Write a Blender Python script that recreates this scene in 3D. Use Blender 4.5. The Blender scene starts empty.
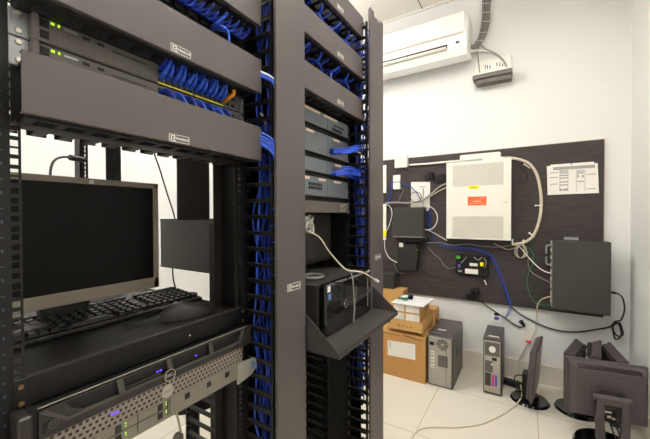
import bpy, math, random
from mathutils import Vector, Matrix
random.seed(7)
C = bpy.context.scene.collection
PI = math.pi

# ------------------------------------------------------------------ camera
YAW, PITCH, ROLL, F, H = 0.556989868, -0.0131855861, -0.00288207054, 324.342, 1.25
_f = Vector((-math.sin(YAW), math.cos(YAW), 0)); _r = Vector((math.cos(YAW), math.sin(YAW), 0)); _u = Vector((0, 0, 1))
_f2 = _f*math.cos(PITCH) + _u*math.sin(PITCH); _u2 = _u*math.cos(PITCH) - _f*math.sin(PITCH)
_r3 = _r*math.cos(ROLL) + _u2*math.sin(ROLL); _u3 = _u2*math.cos(ROLL) - _r*math.sin(ROLL)
cam_d = bpy.data.cameras.new('camera'); cam = bpy.data.objects.new('camera', cam_d); C.objects.link(cam)
cam_d.sensor_width = 36; cam_d.lens = 36*F/650; cam_d.clip_start = 0.02
cam.matrix_world = Matrix(((_r3.x, _u3.x, -_f2.x, 0), (_r3.y, _u3.y, -_f2.y, 0), (_r3.z, _u3.z, -_f2.z, H), (0, 0, 0, 1)))
bpy.context.scene.camera = cam

def ray(px, py): return _r3*((px-325)/F) + _u3*((219.5-py)/F) + _f2
def onX(px, py, v): d = ray(px, py); return d*(v/d.x) + Vector((0, 0, H))      # point measured on a plane X = v
def onY(px, py, v): d = ray(px, py); return d*(v/d.y) + Vector((0, 0, H))
def onZ(px, py, v): d = ray(px, py); return d*((v-H)/d.z) + Vector((0, 0, H))

# ------------------------------------------------------------------ materials
def lin(c): return tuple((x/255/12.92 if x/255 <= .04045 else ((x/255+.055)/1.055)**2.4) for x in c) + (1,)
def mat(name, col, rough=.5, metal=0, spec=.5, var=0, vscale=8, stretch=(1, 1, 1), bump=0, coat=0):
    m = bpy.data.materials.new(name); m.use_nodes = True; nt = m.node_tree; b = nt.nodes['Principled BSDF']
    b.inputs['Base Color'].default_value = lin(col); b.inputs['Roughness'].default_value = rough
    b.inputs['Metallic'].default_value = metal; b.inputs['Specular IOR Level'].default_value = spec
    b.inputs['Coat Weight'].default_value = coat
    tc = nt.nodes.new('ShaderNodeTexCoord'); mp = nt.nodes.new('ShaderNodeMapping'); mp.inputs['Scale'].default_value = stretch
    nt.links.new(tc.outputs['Object'], mp.inputs[0])
    n = nt.nodes.new('ShaderNodeTexNoise'); n.inputs['Scale'].default_value = vscale; n.inputs['Detail'].default_value = 5
    nt.links.new(mp.outputs[0], n.inputs[0])
    mx = nt.nodes.new('ShaderNodeMix'); mx.data_type = 'RGBA'
    v = var if var else .04
    mx.inputs['A'].default_value = lin(tuple(max(0, x*(1-v)) for x in col)); mx.inputs['B'].default_value = lin(tuple(min(255, x*(1+v)) for x in col))
    nt.links.new(n.outputs['Fac'], mx.inputs['Factor']); nt.links.new(mx.outputs['Result'], b.inputs['Base Color'])
    if bump:
        bp = nt.nodes.new('ShaderNodeBump'); bp.inputs['Strength'].default_value = bump; bp.inputs['Distance'].default_value = .002
        nt.links.new(n.outputs['Fac'], bp.inputs['Height']); nt.links.new(bp.outputs[0], b.inputs['Normal'])
    return m
def emit(name, col, s):
    m = bpy.data.materials.new(name); m.use_nodes = True; nt = m.node_tree; b = nt.nodes['Principled BSDF']
    b.inputs['Base Color'].default_value = lin(col); b.inputs['Emission Color'].default_value = lin(col); b.inputs['Emission Strength'].default_value = s
    return m
def perforated(name, col, hole, ax, pitch, size, rough=.5, metal=0, stagger=True):
    """sheet metal punched with a grid of small holes; ax = the two object axes of the sheet"""
    m = mat(name, col, rough, metal); nt = m.node_tree; N = nt.nodes; L = nt.links; b = N['Principled BSDF']
    base = b.inputs['Base Color'].links[0].from_socket
    tc = N.new('ShaderNodeTexCoord'); sp = N.new('ShaderNodeSeparateXYZ'); L.new(tc.outputs['Object'], sp.inputs[0])
    def M(op, a, b_=None):
        n = N.new('ShaderNodeMath'); n.operation = op
        for i, q in enumerate((a, b_)):
            if q is None: continue
            if isinstance(q, (int, float)): n.inputs[i].default_value = q
            else: L.new(q, n.inputs[i])
        return n.outputs[0]
    a = M('DIVIDE', sp.outputs[ax[0]], pitch[0]); c = M('DIVIDE', sp.outputs[ax[1]], pitch[1])
    if stagger: a = M('ADD', a, M('MULTIPLY', M('MODULO', M('FLOOR', c), 2.0), .5))
    da = M('ABSOLUTE', M('SUBTRACT', M('FRACT', a), .5)); dc = M('ABSOLUTE', M('SUBTRACT', M('FRACT', c), .5))
    h = M('LESS_THAN', M('MAXIMUM', da, dc), size/2)
    mx = N.new('ShaderNodeMix'); mx.data_type = 'RGBA'; mx.inputs['B'].default_value = lin(hole)
    L.new(h, mx.inputs['Factor']); L.new(base, mx.inputs['A']); L.new(mx.outputs['Result'], b.inputs['Base Color'])
    return m

M_ = {}
M_['wall'] = mat('wall_paint', (227, 227, 225), .7, var=.01, vscale=3)
M_['ceil'] = mat('ceiling_tile', (242, 237, 228), .8, var=.015)
M_['base'] = mat('baseboard_tile', (222, 215, 202), .3, var=.02)
M_['cover'] = mat('charcoal_cover', (87, 80, 78), .45, var=.03, vscale=6, stretch=(1, 1, .3))
M_['black'] = mat('black_powder_coat', (17, 16, 16), .5, spec=.35, var=.1)
M_['black2'] = mat('black_steel', (25, 23, 22), .45, spec=.35, var=.1)
M_['dark'] = mat('dark_plastic', (34, 31, 30), .45, var=.06)
M_['rail'] = mat('rail_edge', (50, 45, 41), .45, var=.08)
M_['gloss'] = mat('gloss_black', (14, 12, 12), .12, coat=.6)
M_['blue'] = mat('blue_cable', (26, 58, 172), .4, var=.15, vscale=30)
M_['blue2'] = mat('bright_blue_cable', (52, 96, 215), .4, var=.1, vscale=30)
M_['orange'] = mat('orange_cable', (235, 150, 30), .4)
M_['white'] = mat('white_plastic', (240, 238, 230), .4)
M_['pure'] = mat('white_gloss', (250, 250, 248), .3)
M_['cream'] = mat('cream_metal', (230, 228, 216), .4, var=.01)
M_['cperf'] = perforated('cream_perforated', (210, 207, 194), (165, 160, 145), (0, 2), (.008, .008), .5)
M_['beige'] = mat('beige_cable', (205, 195, 172), .5)
M_['grey'] = mat('grey_cable', (150, 144, 136), .5)
M_['green'] = mat('green_cable', (30, 125, 80), .45)
M_['blackc'] = mat('black_cable', (32, 29, 28), .5)
M_['steel'] = mat('galvanised_steel', (158, 160, 162), .35, .6, var=.06, vscale=20)
M_['zinc'] = mat('zinc_screw', (205, 200, 190), .3, .8)
M_['brass'] = mat('brass_screw', (140, 116, 84), .3, .9)
M_['switch'] = mat('switch_grey', (98, 92, 86), .5)
M_['swperf'] = perforated('switch_vents', (112, 106, 98), (50, 46, 42), (1, 2), (.0035, .0035), .55, stagger=False)
M_['bluegrey'] = mat('blue_grey_metal', (104, 112, 116), .45, var=.03)
M_['port'] = mat('port_hole', (12, 11, 12), .6)
M_['screen'] = mat('dark_screen', (9, 6, 5), .3, spec=.15)
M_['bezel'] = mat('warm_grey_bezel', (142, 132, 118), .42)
M_['key'] = mat('key_plastic', (24, 21, 20), .38, var=.15, vscale=60)
M_['srv'] = mat('server_dark_bezel', (44, 39, 36), .4)
M_['srvl'] = mat('server_frame_grey', (84, 78, 72), .35, .2)
M_['tan'] = perforated('tan_perforated_bezel', (136, 126, 116), (20, 15, 13), (1, 2), (.0098, .0092), .52, .42)
M_['silver'] = mat('silver_drive_bay', (130, 125, 112), .4, .2)
M_['chrome'] = mat('chrome_mark', (205, 198, 188), .2, .8)
M_['card'] = mat('brown_cardboard', (190, 140, 82), .8, var=.05, vscale=12)
M_['card2'] = mat('tan_cardboard', (200, 156, 94), .8, var=.05, vscale=12)
M_['label'] = mat('paper_label', (232, 228, 220), .7, var=.02, vscale=40)
M_['print'] = mat('grey_print', (158, 155, 152), .8)
M_['dprint'] = mat('dark_print', (60, 50, 44), .8)
M_['board'] = mat('dark_stained_plywood', (50, 44, 43), .75, var=.6, vscale=7, stretch=(1, 1, 9), bump=.3)
M_['pedge'] = mat('plywood_edge', (170, 150, 120), .8)
M_['box'] = mat('charcoal_equipment', (58, 54, 52), .45, var=.04)
M_['pcside'] = mat('grey_pc_case', (80, 75, 74), .4, .2, var=.03)
M_['pcback'] = mat('bare_metal_panel', (176, 172, 160), .4, .4, var=.04)
M_['pcperf'] = perforated('vent_grille', (108, 106, 102), (55, 52, 50), (0, 2), (.006, .006), .55)
M_['mon'] = mat('monitor_shell', (78, 70, 72), .5, var=.04)
M_['mon2'] = mat('monitor_rib', (50, 44, 45), .5)
M_['yellow'] = mat('yellow_sticker', (250, 232, 20), .6)
M_['orangeS'] = mat('orange_sticker', (242, 98, 30), .6)
M_['redtag'] = mat('red_clip', (215, 70, 60), .5)
M_['pink'] = mat('magenta_port', (200, 70, 140), .5)
M_['bport'] = mat('blue_port', (80, 90, 170), .5)
M_['greenS'] = mat('green_terminal', (60, 165, 60), .5)
M_['led'] = emit('green_led', (190, 255, 40), .8)
M_['ledb'] = emit('blue_led', (110, 70, 255), 1.2)
M_['lamp'] = emit('lamp_diffuser', (255, 250, 240), 4)
M_['tick'] = mat('blue_tick', (58, 78, 100), .6)
M_['purple'] = mat('pale_strip', (222, 196, 176), .6)
M_['bluelabel'] = mat('blue_label', (90, 130, 190), .6)
M_['shelf'] = mat('shelf_black', (17, 15, 14), .45, spec=.35, var=.08)
M_['tray'] = mat('tray_grey', (66, 62, 60), .4, var=.06)
M_['gray'] = mat('grey_plastic', (128, 122, 116), .45)

# floor: 60 cm tiles
def floor_mat():
    m = mat('floor_tile', (222, 216, 201), .22, var=.03, vscale=2.2); nt = m.node_tree; N = nt.nodes; L = nt.links; b = N['Principled BSDF']
    base = b.inputs['Base Color'].links[0].from_socket
    tc = N.new('ShaderNodeTexCoord'); sp = N.new('ShaderNodeSeparateXYZ'); L.new(tc.outputs['Object'], sp.inputs[0])
    outs = []
    for i, off in ((0, .541), (1, -.03)):
        a = N.new('ShaderNodeMath'); a.operation = 'ADD'; a.inputs[1].default_value = off+60.0; L.new(sp.outputs[i], a.inputs[0])
        d = N.new('ShaderNodeMath'); d.operation = 'DIVIDE'; d.inputs[1].default_value = .6; L.new(a.outputs[0], d.inputs[0])
        f = N.new('ShaderNodeMath'); f.operation = 'FRACT'; L.new(d.outputs[0], f.inputs[0])
        p = N.new('ShaderNodeMath'); p.operation = 'LESS_THAN'; p.inputs[1].default_value = .006; L.new(f.outputs[0], p.inputs[0]); outs.append(p.outputs[0])
    mxm = N.new('ShaderNodeMath'); mxm.operation = 'MAXIMUM'; L.new(outs[0], mxm.inputs[0]); L.new(outs[1], mxm.inputs[1])
    mx = N.new('ShaderNodeMix'); mx.data_type = 'RGBA'; mx.inputs['B'].default_value = lin((168, 156, 134))
    L.new(mxm.outputs[0], mx.inputs['Factor']); L.new(base, mx.inputs['A']); L.new(mx.outputs['Result'], b.inputs['Base Color'])
    return m
M_['floor'] = floor_mat()

# ------------------------------------------------------------------ mesh builder
ORG = {}
class MB:
    def __init__(s): s.v = []; s.f = []; s.m = []; s.sm = []
    def add(s, vs, fs, m=0, smooth=False):
        o = len(s.v); s.v += [Vector(v) for v in vs]
        for f in fs: s.f.append([i+o for i in f]); s.m.append(m); s.sm.append(smooth)
        return s
    def box(s, x0, x1, y0, y1, z0, z1, m=0, R=None, c=None):
        vs = [(x, y, z) for x in (x0, x1) for y in (y0, y1) for z in (z0, z1)]
        if R is not None:
            c = Vector(c) if c else Vector(((x0+x1)/2, (y0+y1)/2, (z0+z1)/2)); vs = [R @ (Vector(v)-c) + c for v in vs]
        return s.add(vs, [(0, 1, 3, 2), (4, 6, 7, 5), (0, 4, 5, 1), (2, 3, 7, 6), (0, 2, 6, 4), (1, 5, 7, 3)], m)
    def chbox(s, x0, x1, y0, y1, z0, z1, b, m=0, R=None, c=None):
        """box with chamfered edges"""
        b = min(b, (x1-x0)*.45, (y1-y0)*.45, (z1-z0)*.45)
        X, Y, Z = (x0, x1), (y0, y1), (z0, z1); idx = {}; vs = []
        sg = (1, -1)
        for i in (0, 1):
            for j in (0, 1):
                for k in (0, 1):
                    p = (X[i], Y[j], Z[k]); q = (sg[i]*b, sg[j]*b, sg[k]*b)
                    for a in range(3):
                        v = [p[t]+(q[t] if t != a else 0) for t in range(3)]; idx[i, j, k, a] = len(vs); vs.append(v)
        fs = []
        for a in range(3):
            o = [t for t in range(3) if t != a]
            for s_ in (0, 1):
                f = []
                for (p_, q_) in ((0, 0), (1, 0), (1, 1), (0, 1)):
                    c_ = [0, 0, 0]; c_[a] = s_; c_[o[0]] = p_; c_[o[1]] = q_; f.append(idx[(*c_, a)])
                fs.append(f)
            for p_ in (0, 1):
                for q_ in (0, 1):
                    c0 = [0, 0, 0]; c0[a] = 0; c0[o[0]] = p_; c0[o[1]] = q_; c1 = list(c0); c1[a] = 1
                    fs.append([idx[(*c0, o[0])], idx[(*c0, o[1])], idx[(*c1, o[1])], idx[(*c1, o[0])]])
        for i in (0, 1):
            for j in (0, 1):
                for k in (0, 1): fs.append([idx[i, j, k, 0], idx[i, j, k, 1], idx[i, j, k, 2]])
        if R is not None:
            c = Vector(c) if c else Vector(((x0+x1)/2, (y0+y1)/2, (z0+z1)/2)); vs = [R @ (Vector(v)-c) + c for v in vs]
        return s.add(vs, fs, m)
    def prism(s, pts, n, m=0):
        """polygon pts extruded by vector n"""
        pts = [Vector(p) for p in pts]; n = Vector(n); k = len(pts)
        return s.add(pts+[p+n for p in pts], [list(range(k))[::-1], list(range(k, 2*k))]+[(i, (i+1) % k, (i+1) % k+k, i+k) for i in range(k)], m)
    def cyl(s, a, b, r, r2=None, n=16, m=0, smooth=True):
        a = Vector(a); b = Vector(b); r2 = r if r2 is None else r2; d = (b-a).normalized()
        x = d.orthogonal().normalized(); y = d.cross(x)
        A = [a+(x*math.cos(t)+y*math.sin(t))*r for t in [2*PI*i/n for i in range(n)]]
        B = [b+(x*math.cos(t)+y*math.sin(t))*r2 for t in [2*PI*i/n for i in range(n)]]
        s.add(A+B, [(i, (i+1) % n, (i+1) % n+n, i+n) for i in range(n)], m, smooth)
        s.add(A, [list(range(n))[::-1]], m); return s.add(B, [list(range(n))], m)
    def ell(s, c, ax, ay, n, m=0, seg=24, depth=.002):
        c = Vector(c); ax = Vector(ax); ay = Vector(ay)
        return s.prism([c+ax*math.cos(2*PI*i/seg)+ay*math.sin(2*PI*i/seg) for i in range(seg)], Vector(n)*depth, m)
    def ring(s, c, ax, ay, n, w=.85, m=0, seg=28, depth=.002):
        c = Vector(c); ax = Vector(ax); ay = Vector(ay); n = Vector(n)*depth; vs = []
        for i in range(seg):
            e = ax*math.cos(2*PI*i/seg)+ay*math.sin(2*PI*i/seg); vs += [c+e, c+e*w, c+e+n, c+e*w+n]
        fs = []
        for i in range(seg):
            a, b = 4*i, 4*((i+1) % seg); fs += [(a, b, b+2, a+2), (a+1, a+3, b+3, b+1), (a+2, b+2, b+3, a+3), (a, a+1, b+1, b)]
        return s.add(vs, fs, m)
    def tube(s, pts, r, n=8, m=0, sub=6):
        P = [Vector(p) for p in pts]; Q = []
        if len(P) > 2 and sub > 1:
            E = [P[0]*2-P[1]]+P+[P[-1]*2-P[-2]]
            for i in range(1, len(E)-2):
                for j in range(sub):
                    t = j/sub; a, b, c, d = E[i-1:i+3]
                    Q.append(.5*((2*b)+(c-a)*t+(2*a-5*b+4*c-d)*t*t+(3*b-a-3*c+d)*t**3))
            Q.append(P[-1])
        else: Q = P
        k = len(Q); vs = []; up = None
        for i in range(k):
            d = (Q[min(i+1, k-1)]-Q[max(i-1, 0)]).normalized()
            up = d.orthogonal().normalized() if up is None else (up-d*up.dot(d)).normalized()
            w = d.cross(up)
            vs += [Q[i]+(up*math.cos(2*PI*j/n)+w*math.sin(2*PI*j/n))*r for j in range(n)]
        fs = [(i*n+j, i*n+(j+1) % n, (i+1)*n+(j+1) % n, (i+1)*n+j) for i in range(k-1) for j in range(n)]
        s.add(vs, fs, m, True); s.add(vs[:n], [list(range(n))[::-1]], m); return s.add(vs[-n:], [list(range(n))], m)
    def build(s, name, mats, parent=None, bevel=0, label=None):
        org = ORG.get(parent.name, Vector()) if parent else None
        if org is None:
            lo = [min(v[i] for v in s.v) for i in range(3)]; hi = [max(v[i] for v in s.v) for i in range(3)]
            org = Vector(((lo[0]+hi[0])/2, (lo[1]+hi[1])/2, lo[2]))
        me = bpy.data.meshes.new(name); me.from_pydata([tuple(v-org) for v in s.v], [], s.f)
        if not isinstance(mats, (list, tuple)): mats = [mats]
        for q in mats: me.materials.append(M_[q])
        for p, mi, sm in zip(me.polygons, s.m, s.sm): p.material_index = min(mi, len(mats)-1); p.use_smooth = sm
        me.update()
        o = bpy.data.objects.new(name, me); C.objects.link(o)
        if parent: o.parent = parent; ORG[o.name] = ORG.get(parent.name, Vector())
        else: o.location = org; ORG[o.name] = org
        if bevel:
            bv = o.modifiers.new('bevel', 'BEVEL'); bv.width = bevel; bv.segments = 2; bv.limit_method = 'ANGLE'
        if label: o['label'] = label
        return o
def tag(o, label, cat, group=None, kind=None):
    o['label'] = label; o['category'] = cat
    if group: o['group'] = group
    if kind: o['kind'] = kind
    return o
def thing(name, label, cat, loc, rz=0, group=None, local=False):
    o = bpy.data.objects.new(name, None); C.objects.link(o); o.location = loc; o.rotation_euler = (0, 0, rz); o.empty_display_size = .05
    ORG[o.name] = Vector() if (local or rz) else Vector(loc)
    return tag(o, label, cat, group)
def struct(name, mb, m):
    o = mb.build(name, m); o['kind'] = 'structure'; return o
RX = Matrix(((0, 0, 1), (1, 0, 0), (0, 1, 0)))      # lettering on a face that looks towards +X
RY = Matrix(((1, 0, 0), (0, 0, -1), (0, 1, 0)))     # lettering on a face that looks towards -Y
def text(body, size, loc, R, m, parent, name='lettering', align='CENTER', bold=0, shear=0):
    cu = bpy.data.curves.new(name, 'FONT'); cu.body = body; cu.size = size; cu.align_x = align; cu.align_y = 'CENTER'; cu.extrude = .0002; cu.offset = bold
    if shear: cu.shear = shear
    cu.materials.append(M_[m]); tmp = bpy.data.objects.new('tmp', cu); C.objects.link(tmp); bpy.context.view_layer.update()
    me = bpy.data.meshes.new_from_object(tmp.evaluated_get(bpy.context.evaluated_depsgraph_get())); me.name = name
    bpy.data.objects.remove(tmp); o = bpy.data.objects.new(name, me); C.objects.link(o); o.parent = parent
    o.matrix_local = Matrix.Translation(Vector(loc)-ORG.get(parent.name, Vector())) @ R.to_4x4(); return o
def copy_tree(o, delta=None, parent=None):
    c = o.copy(); C.objects.link(c)
    if parent: c.parent = parent
    elif delta is not None: c.location = Vector(o.location)+Vector(delta)
    ORG[c.name] = ORG.get(o.name, Vector()) + (Vector(delta) if (delta is not None and not parent) else Vector())
    for ch in list(o.children):
        k = copy_tree(ch, None, c)
    return c

# ------------------------------------------------------------------ room
WY, BY = 2.87, 2.85          # far wall face, face of the plywood board
XR, XL, YF, ZC = .578, -2.6, -2.2, 3.035
struct('floor', MB().box(XL-.1, XR+.1, YF-.1, WY+.1, -.05, 0), 'floor').location = (0, 0, 0)
fl = bpy.data.objects['floor']
for v in fl.data.vertices: v.co.x += (XL+XR)/2; v.co.y += (YF+WY)/2; v.co.z -= .05
struct('ceiling', MB().box(XL-.1, XR+.1, YF-.1, WY+.1, ZC, ZC+.06), 'ceil')
struct('wall_back', MB().box(XL-.1, XR+.1, WY, WY+.1, 0, ZC), 'wall')
struct('wall_right', MB().box(XR, XR+.1, YF, WY, 0, ZC), 'wall')
struct('wall_left', MB().box(XL-.1, XL, YF, WY, 0, ZC), 'wall')
struct('wall_front', MB().box(XL-.1, XR+.1, YF-.1, YF, 0, ZC), 'wall')
struct('baseboard_back', MB().box(XL, XR, WY-.012, WY, 0, .14).box(XL, XR, WY-.0135, WY, .137, .143), 'base')
struct('baseboard_right', MB().box(XR-.012, XR, YF, WY-.012, 0, .14), 'base')
struct('baseboard_left', MB().box(XL, XL+.012, YF, WY-.012, 0, .14), 'base')
# seam between two ceiling panels, and the edge trim along the far wall
a = onZ(422.5, 9.5, ZC-.004)
struct('trim_1', MB().box(a.x-.003, a.x+.003, 1.2, a.y, ZC-.003, ZC), 'dark')
struct('trim_2', MB().box(XL, XR, WY-.02, WY, ZC-.01, ZC), 'ceil')

# ceiling lamps (unseen; hung low, with an uplight added to brighten the ceiling)
def lamp(x, y, sx, sy, power, lab):
    t = thing('ceiling_light', lab, 'ceiling light', (x, y, ZC-.3), group='unseen low-hung ceiling lights')
    MB().box(x-sx/2-.02, x+sx/2+.02, y-sy/2-.02, y+sy/2+.02, ZC-.29, ZC-.25).build('housing', 'white', t)
    MB().box(x-sx/2, x+sx/2, y-sy/2, y+sy/2, ZC-.298, ZC-.29).build('diffuser', 'lamp', t)
    for yy in (y-sy/2+.1, y+sy/2-.1): MB().cyl((x, yy, ZC-.25), (x, yy, ZC), .003, n=6).build('suspension_wire', 'steel', t)
    l = bpy.data.lights.new('light', 'AREA'); l.shape = 'RECTANGLE'; l.size = sx; l.size_y = sy; l.energy = power*.48; l.color = (1, .992, .982)
    o = bpy.data.objects.new('light', l); C.objects.link(o); o.location = (x, y, ZC-.305)
    l2 = l.copy(); l2.energy = power*1.15; o = bpy.data.objects.new('light', l2); C.objects.link(o); o.location = (x, y, ZC-.24); o.rotation_euler = (PI, 0, 0)  # second, upward light added to brighten the ceiling
lamp(-.2, .9, .3, 1.1, 26, 'unseen low-hung white light over the middle of the room')
lamp(-.15, -.9, .3, 1.1, 7, 'unseen low-hung white light behind the photographer')
lamp(-1.4, 1.5, .3, 1.1, 28, 'unseen low-hung white light behind the racks')
lamp(-1.7, -.8, .3, 1.1, 12, 'unseen low-hung white light in the rear left corner')

# ------------------------------------------------------------------ racks
ZT = 2.13
XF = -.675                                     # face of the mounting rails
def post(parent, y0, y1, hole0, hole1, x=XF, web=.095, side=1, marks=False, ztop=ZT):
    """square-hole mounting post: flange with holes, web and return"""
    mb = MB(); zs = []; z = .06; step = (.0127, .0159, .0159); i = 0
    while z < ztop-.03: zs.append(z); z += step[i % 3]; i += 1
    t = .0025
    mb.box(x-t, x, y0, hole0, .02, ztop); mb.box(x-t, x, hole1, y1, .02, ztop)
    last = .02
    for z in zs:
        mb.box(x-t, x, hole0, hole1, last, z-.0048); last = z+.0048
    mb.box(x-t, x, hole0, hole1, last, ztop)
    yo = y0 if side > 0 else y1
    mb.box(x-web, x, yo-t/2, yo+t/2, .02, ztop)
    mb.box(x-web-t, x-web, min(yo, yo+side*.03), max(yo, yo+side*.03), .02, ztop, 1)
    p = mb.build('post', ['black2', 'rail'], parent)
    if marks:
        k = MB(); z = .06
        n = 0
        while z < ztop-.04:
            k.box(x, x+.0006, hole0-.0125, hole0-.0085, z-.0008, z+.0008)
            if True: k.box(x, x+.0006, hole0-.0117, hole0-.0093, z+.0215, z+.0265, 0)
            z += .0445; n += 1
        k.build('unit_marking', 'tick', p)['kind'] = 'stuff'
    return p
def rack(lab, y0, y1, rear):
    t = thing('server_rack', lab, 'equipment rack', (XF, (y0+y1)/2, 0), group='black equipment racks')
    post(t, y0-.045, y0+.0135, y0-.0005+.001, y0+.0105, marks=True)
    post(t, y1-.03, y1+.006, y1-.02, y1-.0105, side=-1)
    xs = [XF-.1]
    if rear:
        post(t, y0-.04, y0+.0135, y0, y0+.0105, x=rear, web=.05); post(t, y1-.13, y1-.105, y1-.123, y1-.112, x=rear, web=.04); post(t, y1-.045, y1+.006, y1-.02, y1-.0105, x=rear, side=-1, web=.05)
        xs.append(rear)
    for z0, z1, n in ((0, .02, 'base_rail'), (ZT, ZT+.04, 'top_rail')):
        b = MB(); b.box(XF-.1, XF, y0-.045, y1+.006, z0, z1)
        if rear:
            b.box(rear-.05, rear, y0-.045, y1+.006, z0, z1)
            b.box(rear, XF-.1, y0-.045, y0-.02, z0, z1); b.box(rear, XF-.1, y1-.02, y1+.006, z0, z1)
        else: b.box(XF-.22, XF+.12, y0-.045, y0-.02, 0, z1) if z0 == 0 else None
        b.build(n, 'black2', t)
    return t
A0, A1, B0, B1 = .168, .651, .804, 1.287
rackA = rack('black four-post rack at left, holding the lit monitor shelf and servers', A0, A1, -1.35)
rackB = rack('black rack at centre, holding grey switches and a tower PC on its tray', B0+.045, B1, None)

def brand_plate(parent, yc, z, x, s=1.0):
    """small white framed maker's plate with a square emblem"""
    w, h = .040*s, .0135*s
    f = MB(); e = .0009*s
    f.box(x, x+.0004, yc-w/2, yc+w/2, z+h/2-e, z+h/2); f.box(x, x+.0004, yc-w/2, yc+w/2, z-h/2, z-h/2+e)
    f.box(x, x+.0004, yc-w/2, yc-w/2+e, z-h/2, z+h/2); f.box(x, x+.0004, yc+w/2-e, yc+w/2, z-h/2, z+h/2)
    q = yc-w/2+.0035*s
    f.box(x, x+.0005, q, q+.0018*s, z-.0045*s, z+.0045*s); f.box(x, x+.0005, q, q+.0085*s, z+.0028*s, z+.0045*s)
    f.box(x, x+.0005, q+.0068*s, q+.0085*s, z-.001*s, z+.0045*s); f.box(x, x+.0005, q+.0035*s, q+.0085*s, z-.0016*s, z+.0001*s); f.box(x, x+.0005, q+.0035*s, q+.0095*s, z-.0052*s, z-.0036*s)
    f.build('brand_emblem', 'white', parent)
    text('PANDUIT', .0066*s, (x+.0005, yc+.0075*s, z-.0003), RX, 'white', parent, 'brand_lettering', bold=.0001)

# horizontal cable managers with hinged covers
def hmanager(y0, z0, lab, grp, plate, first=None):
    y1 = y0+.4826; z1 = z0+.0885
    t = thing('horizontal_cable_manager', lab, 'cable manager', (XF, (y0+y1)/2, z0), group=grp)
    mb = MB().box(XF-.003, XF+.0005, y0+.007, y1+.007, z0, z1); mb.build('back_plate', 'black', t)
    c = MB()
    c.chbox(-.603, -.600, y0, y1, z0, z1, .001); c.box(-.612, -.603, y0+.001, y1-.001, z1-.0025, z1-.0005); c.box(-.612, -.603, y0+.001, y1-.001, z0+.0005, z0+.0025)
    cv = c.build('cover', 'cover', t)
    if plate: brand_plate(cv, y0+plate[0], z0+plate[1], -.600, plate[2] if len(plate) > 2 else 1)
    f = MB()
    n = 11
    for k in range(n+1):
        y = y0+.02+k*(y1-y0-.04)/n
        for zz in (z0-.0035, z1-.004):
            f.add([(XF, y-.006, zz), (XF, y+.006, zz), (-.61, y+.002, zz), (-.61, y-.010, zz), (XF, y-.006, zz+.005), (XF, y+.006, zz+.005), (-.61, y+.002, zz+.005), (-.61, y-.010, zz+.005)],
                  [(0, 3, 2, 1), (4, 5, 6, 7), (0, 1, 5, 4), (1, 2, 6, 5), (2, 3, 7, 6), (3, 0, 4, 7)])
    f.box(-.622, -.612, y0+.008, y1-.008, z0-.004, z0+.001)
    f.box(XF, XF+.02, y0+.008, y1-.008, z0-.004, z0+.001)
    f.build('front_finger_row', 'black2', t)
    g = MB()
    for k in range(n+1):
        y = y0+.02+k*(y1-y0-.04)/n
        g.box(XF-.085, XF-.003, y-.007, y+.007, z0-.001, z0+.003); g.box(XF-.085, XF-.081, y-.012, y+.016, z0-.001, z0+.03)
    g.box(XF-.035, XF-.003, y0+.02, y1-.02, z0-.002, z0+.002)
    g.build('rear_finger_row', 'rail', t)
    return t
ga, gb = 'hinged covers across the left rack', 'hinged covers across the centre rack'
hmanager(.165, 1.750, 'grey hinged cable manager cover, topmost on the left rack', ga, None)
hmanager(.165, 1.5735, 'grey hinged cable manager cover above the blue patch leads, left rack', ga, (onX(181, 51, -.6).y-.165, onX(181, 51, -.6).z-1.5735, 1.12))
hmanager(.163, 1.3955, 'grey hinged cable manager cover just above the dark monitor', ga, (onX(179.3, 139, -.6).y-.163, onX(179.3, 139, -.6).z-1.3955, 1.12))
hmanager(.797, 2.008, 'grey hinged cable manager cover, topmost on the centre rack', gb, (.28, .020, 1.15))
hmanager(.797, 1.832, 'grey hinged cable manager cover, second from top of the centre rack', gb, (.28, .020, 1.15))
hmanager(.797, 1.655, 'grey hinged cable manager cover just above the blue-grey switches', gb, (.28, .020, 1.15))

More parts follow.
